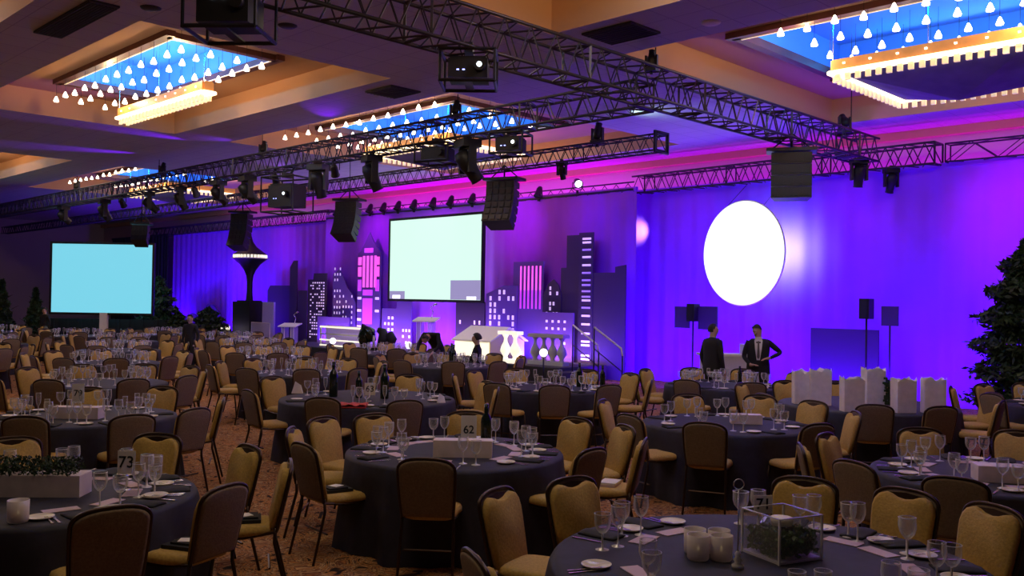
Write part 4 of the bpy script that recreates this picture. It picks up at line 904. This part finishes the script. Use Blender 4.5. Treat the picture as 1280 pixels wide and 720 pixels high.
for ch in root0.children:
    if ch.name.startswith('back_panel'): ch['label'] = 'plain brown fabric back'
    if ch.name.startswith('backrest'): ch['label'] = 'gold front cushion with a dipped top edge'
    elif 'label' in ch and not ch.name.startswith('back_panel'): del ch['label']
# one joined mesh for chairs too far to show parts
J_ = MB()
for b in list(CP.values()) + CL:
    o_ = len(J_.v); J_.v += b.v
    for f, mi, smf in zip(b.f, b.mi, b.sm):
        J_.use(b.m[mi]); J_.f.append([o_+i for i in f]); J_.mi.append(J_.cur); J_.sm.append(smf)
far_me = fixn(J_.mesh('banquet_chair'))
first = True; seat_list = []
TH = {}
for key, L in SEATS.items():
    tx, ty, r, desc = TABLES[key]
    for a, x, y, b, dep, d in L:
        seat_list.append((math.hypot(x, y), key, a, x, y, b, dep, d))
seat_list.sort()
def chair_label(dep, b, desc):
    look = 'brown-backed chair at ' if dep < -.25 else 'gold-fronted chair at ' if dep > .35 else 'side-on chair at '
    return look + SIDE[b] + ' of ' + desc
for dist, key, a, x, y, b, dep, d in seat_list:
    desc = TABLES[key][3]; rz = math.atan2(TABLES[key][1]-y, TABLES[key][0]-x) - PI/2 + rng.uniform(-.10, .10)
    lab = chair_label(dep, b, desc); grp = 'banquet chairs around the round tables'
    lab = ' '.join(lab.split()[:99])
    if dist < 13.5:
        if first:
            root0.location = (x, y, 0); root0.rotation_euler = (0, 0, rz); tag(root0, lab, 'chair', grp); first = False
        else: dup(root0, (x, y, 0), rz, lab, grp)
    else:
        o = link('banquet_chair', far_me, None, (x, y, 0), rz); tag(o, lab, 'chair', grp)

# ------------------------------------------------------------------ tableware
def glass_parts(kind):
    if kind == 'wine_glass': prof = [(.002, .10), (.016, .108), (.034, .13), (.044, .16), (.045, .18), (.041, .222)]; stem = [(.036, 0), (.034, .003), (.006, .010), (.004, .05), (.005, .10)]
    elif kind == 'water_goblet': prof = [(.002, .085), (.02, .092), (.038, .115), (.046, .145), (.046, .195)]; stem = [(.038, 0), (.036, .003), (.007, .010), (.0055, .04), (.006, .085)]
    elif kind == 'champagne_flute': prof = [(.002, .09), (.012, .098), (.024, .13), (.028, .17), (.026, .235)]; stem = [(.032, 0), (.030, .003), (.005, .010), (.0035, .05), (.004, .09)]
    else: prof = [(.002, .0), (.036, .0), (.036, .004), (.040, .06), (.042, .10)]; stem = None
    b = MB().use(M['glass']).lathe(prof, 14)
    p = prof[-1]; b.use(M['rimglass']).lathe([(p[0]+.001, p[1]-.002), (p[0]+.0015, p[1]+.001), (p[0]-.001, p[1]+.001)], 14)
    s = MB().use(M['rimglass']).lathe(stem, 12) if stem else None
    return b, s
M['rimglass'] = mat('glass_rim', (.95, .90, .90), .10, .2); M['rimglass'].node_tree.nodes['Principled BSDF'].inputs['Alpha'].default_value = .8
GM = {}
def glass_root(kind):
    b, s = glass_parts(kind); r = link(kind, None)
    link('bowl', b.mesh('bowl'), r)
    if s: link('stem', s.mesh('stem'), r)
    b2, s2 = glass_parts(kind)
    if s2:
        o_ = len(b2.v); b2.v += s2.v; b2.use(M['rimglass'])
        for f, smf in zip(s2.f, s2.sm): b2.f.append([o_+i for i in f]); b2.mi.append(b2.cur); b2.sm.append(smf)
    GM[kind] = b2.mesh(kind); return r
bpy.context.view_layer.update()
groots = {k: [glass_root(k), False] for k in ('wine_glass', 'water_goblet', 'champagne_flute', 'tumbler')}
CATG = {'champagne_flute': 'champagne flute', 'wine_glass': 'wine glass', 'water_goblet': 'goblet', 'tumbler': 'glass'}
cnt = {k: 0 for k in groots}
def put_glass(kind, x, y, label, far, z=TZ):
    cnt[kind] += 1; grp = {'champagne_flute': 'champagne flutes on the tables', 'wine_glass': 'wine glasses on the tables', 'water_goblet': 'water goblets on the tables', 'tumbler': 'tumblers on table 71'}[kind]
    if far:
        o = link(kind, GM[kind], None, (x, y, z), rng.uniform(0, 6)); return tag(o, label, CATG[kind], grp)
    g = groots[kind]
    if not g[1]:
        g[1] = True; g[0].location = (x, y, z); return tag(g[0], label, CATG[kind], grp)
    return dup(g[0], (x, y, z), rng.uniform(0, 6), label, grp)

plate_me = fixn(MB().use(M['white']).lathe([(0, .004), (.055, .004), (.075, .016), (.078, .018), (.074, .012), (.05, 0), (0, 0)], 28).mesh('bread_plate'))
bread_me = fixn(MB().use(M['candle']).lathe([(0, .0), (.016, .0), (.018, .008), (.012, .014), (0, .015)], 10).mesh('butter'))
def fork_mb():
    b = MB().use(M['steel']).box((0, -.02, .004), (.010, .11, .003)).box((0, -.075, .004), (.016, .03, .003)).box((0, .045, .005), (.020, .022, .003))
    for k in (-1.5, -.5, .5, 1.5): b.box((k*.0055, .075, .006), (.003, .042, .002))
    return b
fork_me = fork_mb().mesh('fork')
knife_me = MB().use(M['steel']).box((0, -.06, .004), (.012, .09, .005)).add([(-.007, -.01, .002), (.007, -.01, .002), (.011, .06, .003), (.004, .10, .003), (-.006, .09, .003), (-.007, -.01, .006), (.007, -.01, .006), (.011, .06, .005), (.004, .10, .005), (-.006, .09, .005)],
    [(4, 3, 2, 1, 0), (5, 6, 7, 8, 9), (0, 1, 6, 5), (1, 2, 7, 6), (2, 3, 8, 7), (3, 4, 9, 8), (4, 0, 5, 9)]).mesh('knife')
nb = MB().use(M['napkin']); g_ = 8
vs = [((i/g_-.5)*.15*(1-.25*abs(j/g_-.5)), (j/g_-.5)*.24, .010+.015*math.sin(PI*i/g_)*(.6+.4*math.sin(5*j/g_))) for j in range(g_+1) for i in range(g_+1)]
vs += [(v[0], v[1], 0) for v in vs]; q_ = (g_+1)**2
fs = [(j*(g_+1)+i, j*(g_+1)+i+1, (j+1)*(g_+1)+i+1, (j+1)*(g_+1)+i) for j in range(g_) for i in range(g_)]
fs += [tuple(q_+k for k in f[::-1]) for f in fs]
per = [i for i in range(g_+1)] + [j*(g_+1)+g_ for j in range(1, g_+1)] + [g_*(g_+1)+i for i in range(g_-1, -1, -1)] + [j*(g_+1) for j in range(g_-1, 0, -1)]
fs += [(per[i], q_+per[i], q_+per[(i+1) % len(per)], per[(i+1) % len(per)]) for i in range(len(per))]
nap_me = fixn(nb.add(vs, fs, True).mesh('napkin'))
menu_me = MB().use(M['pink']).box((0, 0, .003), (.10, .21, .004)).mesh('menu_card')
def setting(key, a, b, detail):
    tx, ty, r, desc = TABLES[key]; ux, uy = math.cos(a), math.sin(a); sx, sy = uy, -ux   # (sx,sy): to the diner's left
    at = lambda rad, s: (tx+ux*rad+sx*s, ty+uy*rad+sy*s); face = a+PI/2
    where = SIDE[b] + ' of ' + desc
    far = not detail
    g1 = at(r-.34, -.16); g2 = at(r-.30, -.27)
    put_glass('wine_glass', *g1, 'clear stemmed wine glass, ' + where, far); put_glass('water_goblet', *g2, 'clear water goblet, ' + where, far)
    if key[0] == 'F' or key in ('T6', 'T7', 'T9', 'T10'):
        p = at(r-.42, -.05); put_glass('champagne_flute', *p, 'slim champagne flute, ' + where, True)
    if key[0] != 'F':
        p = at(r-.24, .20); o = link('bread_plate', plate_me, None, (*p, TZ), 0); tag(o, 'white bread plate, ' + where, 'plate', 'bread plates')
        p = at(r-.16, rng.uniform(-.03, .03)); o = link('napkin', nap_me, None, (*p, TZ), face+rng.uniform(-.3, .3)); tag(o, 'folded black napkin, ' + where, 'napkin', 'black napkins')
    if detail:
        p = at(r-.15, .135); o = link('fork', fork_me, None, (*p, TZ), face+rng.uniform(-.08, .08)); tag(o, 'inner silver fork, ' + where, 'fork', 'forks')
        p = at(r-.16, .17); o = link('fork', fork_me, None, (*p, TZ), face+rng.uniform(-.08, .08)); tag(o, 'outer silver fork, ' + where, 'fork', 'forks')
        p = at(r-.15, -.15); o = link('knife', knife_me, None, (*p, TZ), face); tag(o, 'silver table knife, ' + where, 'knife', 'knives')
        p = at(r-.40, .05); o = link('menu_card', menu_me, None, (*p, TZ), face+1.57); tag(o, 'pale pink menu card, ' + where, 'card', 'menu cards')
for key in TABLES:
    if key in ('T8',): continue
    det = key in ('T1', 'T2', 'T3', 'T4')
    for a, x, y, b, dep, d in SEATS[key]: setting(key, a, b, det)
# the empty-chair places of tables 71 and 73
for key, angs in (('T1', (-.55, .1, .75, 1.95, 3.95)), ('T2', (1.0, 3.6))):
    used = {s[3] for s in SEATS[key]}
    for a in angs:
        tx, ty, r, _ = TABLES[key]; b, dep = side_bin(tx, ty, tx+math.cos(a), ty+math.sin(a), used)
        if b is not None: setting(key, a, b, True)
for x, y, l in ((-2.06, 4.00, 'short clear tumbler at the front of table 71, left of the pair'), (-1.98, 4.10, 'short clear tumbler at the front of table 71, right of the pair')): put_glass('tumbler', x, y, l, False)

# ------------------------------------------------------------------ centrepieces
def text_mesh(s, size, m):
    c = bpy.data.curves.new('t', 'FONT'); c.body = s; c.size = size; c.align_x = 'CENTER'; c.align_y = 'CENTER'; c.extrude = .0006; c.offset = .0012
    o = bpy.data.objects.new('t', c); COL.objects.link(o); dg = bpy.context.evaluated_depsgraph_get()
    me = bpy.data.meshes.new_from_object(o.evaluated_get(dg)); bpy.data.objects.remove(o); me.materials.clear(); me.materials.append(M[m])
    me.transform(Matrix.Rotation(PI/2, 4, 'X')); return me
def number_card(s, x, y, zc, rz, label, w_=.12, h_=.15, ring=False, size=.10):
    t = thing('table_number_card', label, 'sign', (x, y, TZ), rz)
    part('card', MB().use(M['card']).box((0, 0, zc), (w_, .003, h_)), t)
    n = link('number', text_mesh(s, size, 'ink'), t, (0, -.003, zc)); 
    part('stand', MB().use(M['chrome']).lathe([(0, 0), (.035, 0), (.035, .008), (.004, .012)], 14).tube([(0, .004, 0), (0, .004, zc-h_/2)], .003, 6), t)
    return t
FC = YAW   # facing the camera side of the room
number_card('71', -2.575, 4.60, .235, FC+.05, 'white card with the number 71 standing behind the square glass vase', .105, .10, size=.085)
number_card('73', -6.27, 2.60, .19, FC, 'white card with the number 73 beside the hedge box', .12, .16, size=.11)
number_card('62', -6.10, 5.62, .16, FC, 'pale card with the number 62 beside a dark bottle', .14, .26, size=.10)
number_card('79', -10.9, 3.95, .19, FC, 'pale card with the number 79 at the left edge', .14, .22, size=.10)
number_card('63', -9.6, 7.1, .16, FC, 'pale card with the number 63 beside the dark bottles', .14, .16, size=.11)
# square glass vase on 71
t = thing('glass_vase', 'square clear glass vase of dark greenery with a floating candle on table 71', 'vase', (-2.42, 4.52, TZ), FC+.45)
gb = MB().use(M['pane']); S = .145; H = .235
for cx_, cy_, dx_, dy_ in ((0, -S, 2*S, .008), (0, S, 2*S, .008), (-S, 0, .008, 2*S), (S, 0, .008, 2*S)): gb.box((cx_, cy_, H/2), (dx_, dy_, H))
gb.use(M['rimglass'])
for cx_, cy_ in ((-S, -S), (S, -S), (S, S), (-S, S)): gb.box((cx_, cy_, H/2), (.010, .010, H))
for cx_, cy_, dx_, dy_ in ((0, -S, 2*S, .009), (0, S, 2*S, .009), (-S, 0, .009, 2*S), (S, 0, .009, 2*S)): gb.box((cx_, cy_, H), (dx_, dy_, .006))
gb.box((0, 0, .008), (2*S, 2*S, .014)); part('glass_box', gb, t)
lf = MB().use(M['vaseleaf'])
for i in range(1500):
    c_ = Vector((rng.uniform(-S*.92, S*.92), rng.uniform(-S*.92, S*.92), .02+.125*rng.random()**.7)); u = Vector((rng.gauss(0, 1), rng.gauss(0, 1), rng.gauss(0, 1))).normalized(); v = u.cross(Vector((rng.gauss(0, 1), rng.gauss(0, 1), .3))).normalized(); s_ = rng.uniform(.012, .026)
    lf.add([c_-u*s_, c_+v*s_*.5, c_+u*s_, c_-v*s_*.5], [(0, 1, 2, 3)])
part('greenery', lf, t)
part('floating_candle', MB().use(M['candle']).lathe([(0, .165), (.055, .165), (.060, .19), (.058, .205), (0, .205)], 24), t)
# frosted votives left of the vase
vm = MB().use(M['frosted']).lathe([(.0, .002), (.042, .002), (.046, .01), (.048, .105), (.045, .105), (.043, .012)], 20)
cm_ = MB().use(M['candle']).lathe([(0, .012), (.030, .012), (.030, .035), (0, .035)], 14).use(M['flame']).lathe([(0, .036), (.005, .042), (.004, .052), (0, .062)], 8)
vr = None
for x, y, l in ((-2.68, 4.12, 'frosted votive cup, front left of the cluster beside the vase'), (-2.59, 4.20, 'frosted votive cup, front right of the cluster beside the vase'), (-2.76, 4.21, 'frosted votive cup, back left of the cluster beside the vase'), (-2.66, 4.29, 'frosted votive cup, back right of the cluster beside the vase')):
    if vr is None:
        vr = thing('votive_holder', l, 'candle holder', (x, y, TZ), 0, 'frosted votives on table 71'); vr.scale = (1.25, 1.25, 1.25); part('cup', vm, vr); part('candle', cm_, vr); bpy.context.view_layer.update()
    else: dup(vr, (x, y, TZ), 0, l, 'frosted votives on table 71')
dup(vr, (-5.80, 1.78, TZ), 0, 'small frosted votive cup at the front of table 73', 'frosted votives')
# ring-topped rod
t = thing('ring_stand', 'thin metal rod with a ring top and glass foot on table 71', 'stand', (-2.45, 4.13, TZ))
part('rod', MB().use(M['chrome']).tube([(0, 0, .03), (0, 0, .40)], .0035, 6), t)
part('ring', MB().use(M['chrome']).tube([(.026*math.cos(a*PI/10)*.74, .026*math.cos(a*PI/10)*.68, .427+.026*math.sin(a*PI/10)) for a in range(20)], .003, 6, closed=True), t)
part('foot', MB().use(M['rimglass']).lathe([(0, 0), (.03, 0), (.032, .02), (.015, .03), (.024, .045), (.012, .06), (.018, .075), (.006, .09)], 12), t)
# hedge box on 73
def frost_box(x, y, rz, L, W, Hh, label, hedge=False):
    t = thing('frosted_planter' if hedge else 'frosted_box', label, 'centrepiece', (x, y, TZ), rz)
    part('box', MB().use(M['frostbox']).box((0, 0, Hh/2), (L, W, Hh)).box((0, 0, Hh), (L*.98, W*.98, .006)), t)
    if hedge:
        lf = MB().use(M['leaf'])
        for i in range(1600):
            c_ = Vector((rng.uniform(-L*.5, L*.42), rng.uniform(-W*.55, W*.55), Hh+.10*rng.random())); u = Vector((rng.gauss(0, 1), rng.gauss(0, 1), rng.gauss(0, 1))).normalized(); v = u.cross(Vector((rng.gauss(0, 1), rng.gauss(0, 1), .3))).normalized(); s_ = rng.uniform(.008, .018)
            lf.add([c_-u*s_, c_+v*s_*.5, c_+u*s_, c_-v*s_*.5], [(0, 1, 2, 3)])
        part('hedge', lf, t)
    return t
frost_box(-6.52, 2.12, FC+.05, .62, .20, .14, 'long frosted planter with a low dark hedge on table 73', True)
frost_box(-5.80, 5.28, FC, .50, .16, .14, 'long frosted box on table 62 beside the number card')
frost_box(-5.35, 9.15, FC-.1, .34, .16, .10, 'frosted box on the table behind and right of table 62')
frost_box(-2.30, 7.75, FC-.2, .38, .2, .12, 'frosted box on the table at the right edge')
frost_box(-10.2, 3.7, FC, .5, .16, .12, 'frosted box on the left-edge table numbered 79')
# bottles
def bottle(x, y, label, h=.31, s=1):
    t = thing('wine_bottle', label, 'bottle', (x, y, TZ), 0, 'dark wine bottles on tables'); t.scale = (s, s, s)
    part('glass_body', MB().use(M['bottle']).lathe([(0, 0), (.036, 0), (.039, .01), (.039, .19), (.034, .215), (.015, .245), (.014, .30), (.017, .302), (.016, .312), (0, .312)], 18), t)
    part('foil', MB().use(M['bottle']).lathe([(.0155, .262), (.0165, .31), (0, .314)], 14), t)
for x, y, s, l in ((-6.02, 5.76, 1.25, 'dark wine bottle beside the number 62 card'), (-10.35, 7.05, 1.5, 'large dark bottle at the left of the bottle table'), (-10.05, 7.25, 1.15, 'dark bottle at the middle of the bottle table'), (-9.75, 7.45, 1.45, 'tall dark bottle behind the number 63 card'),
                   (-9.3, 10.9, 1.2, 'dark bottle on the table before the stage stairs, left one'), (-9.0, 11.1, 1.1, 'dark bottle on the table before the stage stairs, right one'), (-7.9, 13.3, 1.0, 'small dark bottle on the table before the two men'),
                   (-13.9, 12.3, 1.4, 'dark bottle on the table before the house prop, left one'), (-13.5, 12.0, 1.4, 'dark bottle on the table before the house prop, right one'), (-4.9, 12.5, 1.0, 'dark bottle between the white paper bags')):
    bottle(x, y, l, s=s)
rb = MB().use(M['red']); n = 10
rb.add([((i/n-.5)*.42, (j/n-.5)*.24, .02+.03*abs(math.sin(i*.9+j*.6))) for j in range(n+1) for i in range(n+1)], [(j*(n+1)+i, j*(n+1)+i+1, (j+1)*(n+1)+i+1, (j+1)*(n+1)+i) for j in range(n) for i in range(n)], True)
rb.box((0, 0, .008), (.40, .22, .014)); single('red_cloth', rb, 'crumpled red cloth at the front of the bottle table', 'cloth', (-9.25, 6.55, TZ), FC)
def folded_napkin(x, y, z, rz, label, s=.2):
    b = MB().use(M['bag']).add([(-s/2, -.03, 0), (s/2, -.03, 0), (s*.35, .0, s*.75), (-s*.2, 0, s*1.1), (-s/2, .05, 0), (s/2, .05, 0)], [(0, 1, 2, 3), (4, 3, 2, 5), (0, 3, 4), (1, 5, 2), (0, 4, 5, 1)])
    single('folded_napkin', b, label, 'napkin', (x, y, z), rz)
folded_napkin(-11.0, 6.9, TZ, FC, 'white stiffly folded napkin at the left end of the bottle table', .15)
folded_napkin(-8.95, 7.75, TZ, FC, 'white folded napkin at the right end of the bottle table', .11)
# white paper bags
for i, (x, y, h, l) in enumerate(((-5.93, 11.62, .44, 'leftmost tall white paper bag'), (-5.70, 11.66, .47, 'second white paper bag from the left, close to the first'), (-5.10, 11.30, .42, 'white paper bag at the middle, nearest the front'), (-5.15, 12.05, .50, 'tall white paper bag standing behind the middle one'),
                    (-4.62, 11.72, .42, 'second white paper bag from the right'), (-4.35, 11.98, .43, 'rightmost white paper bag'))):
    b = MB().use(M['bag']); w_, d_ = .135, .085; n = 10; ring0 = []; ring1 = []
    for k in range(24):
        a = 2*PI*k/24; ca, sa = math.cos(a), math.sin(a); px, py = w_*math.copysign(min(1, abs(ca)*1.35), ca), d_*math.copysign(min(1, abs(sa)*1.35), sa)
        ring0.append((px, py, 0)); ring1.append((px*1.03, py*1.05, h+.02*math.sin(5*a+i)+.015*math.sin(9*a)))
    b.add(ring0+ring1+[(x_*.95, y_*.9, h*.93) for x_, y_, _ in ring1], [(k, (k+1) % 24, 24+(k+1) % 24, 24+k) for k in range(24)]+[(24+k, 24+(k+1) % 24, 48+(k+1) % 24, 48+k) for k in range(24)]+[tuple(range(48, 72)), tuple(range(23, -1, -1))])
    single('paper_bag', b, l+' on the far buffet table', 'paper bag', (x, y, TZ), FC+rng.uniform(-.2, .2), 'white paper bags')
b = MB().use(M['candle']).lathe([(0, .0), (.1, 0), (.1, .02)], 16); b.use(M['leaf'])
for k in range(160):
    a = rng.uniform(0, 6.28); c_ = Vector((.1*math.cos(a)*rng.random(), .1*math.sin(a)*rng.random(), .05+.34*rng.random())); b.box(tuple(c_), (.05, .008, .03), rz=a)
single('leafy_centrepiece', b, 'dark leafy centrepiece between the paper bags', 'centrepiece', (-4.90, 12.05, TZ))
g0 = None
for i, (x, y) in enumerate(((-5.6, 12.55), (-5.35, 12.7), (-5.0, 12.75), (-4.7, 12.9), (-5.8, 12.1), (-6.1, 11.9))):
    put_glass('water_goblet', x, y, 'clear water goblet among the white paper bags, %s from the left' % ORD[i], True)
# covered glass dishes before the men
gd = MB().use(M['glass']).lathe([(.05, 0), (.05, .004), (.008, .01), (.008, .10), (.09, .12), (.115, .19), (.115, .20)], 18).use(M['rimglass']).lathe([(.117, .198), (.117, .205), (.112, .205)], 18).use(M['steel']).lathe([(.0, .125), (.085, .128), (.0, .13)], 16)
gme = gd.mesh('glass_dish')
for i, (x, y, l) in enumerate(((-8.55, 12.9, 'left'), (-8.25, 13.1, 'middle'), (-7.85, 13.55, 'right'))):
    o = link('glass_dish', gme, None, (x, y, TZ)); tag(o, '%s footed glass dish on the table before the two men' % l, 'dish', 'footed glass dishes')
# napkins with a card left on chair seats
def seat_napkin(ci_key, idx, label):
    a, x, y, b, dep, d = SEATS[ci_key][idx]
    t = thing('folded_cloth', label, 'napkin', (x, y, .515), a)
    part('cloth', MB().use(M['napkin']).box((0, 0, .012), (.22, .20, .024)).box((.01, .01, .03), (.16, .15, .014)), t)
    part('card', MB().use(M['card']).box((0, 0, .040), (.09, .09, .004), rz=.4), t)
seat_napkin('T2', 5, 'black cloth with a white card on the seat at the far right of table 73')
seat_napkin('T2', 1, 'black cloth with a white card on the seat right of table 73, nearer')
seat_napkin('T3', 1, 'black cloth with a white card on the seat at the near left of table 62')
seat_napkin('T1', 1, 'black cloth with a white card on the far left seat of table 71')
t = thing('books', 'small stack of light booklets on the chair right of table 62', 'booklets', (*SEATS['T3'][7][1:3], .515), .4)
part('booklet', MB().use(M['pink']).box((0, 0, .01), (.16, .22, .02)), t); part('booklet', MB().use(M['card']).box((.01, 0, .028), (.15, .21, .016)), t)

for k, (r_, used_) in groots.items():
    if not used_:
        for c_ in list(r_.children): bpy.data.objects.remove(c_)
        bpy.data.objects.remove(r_)
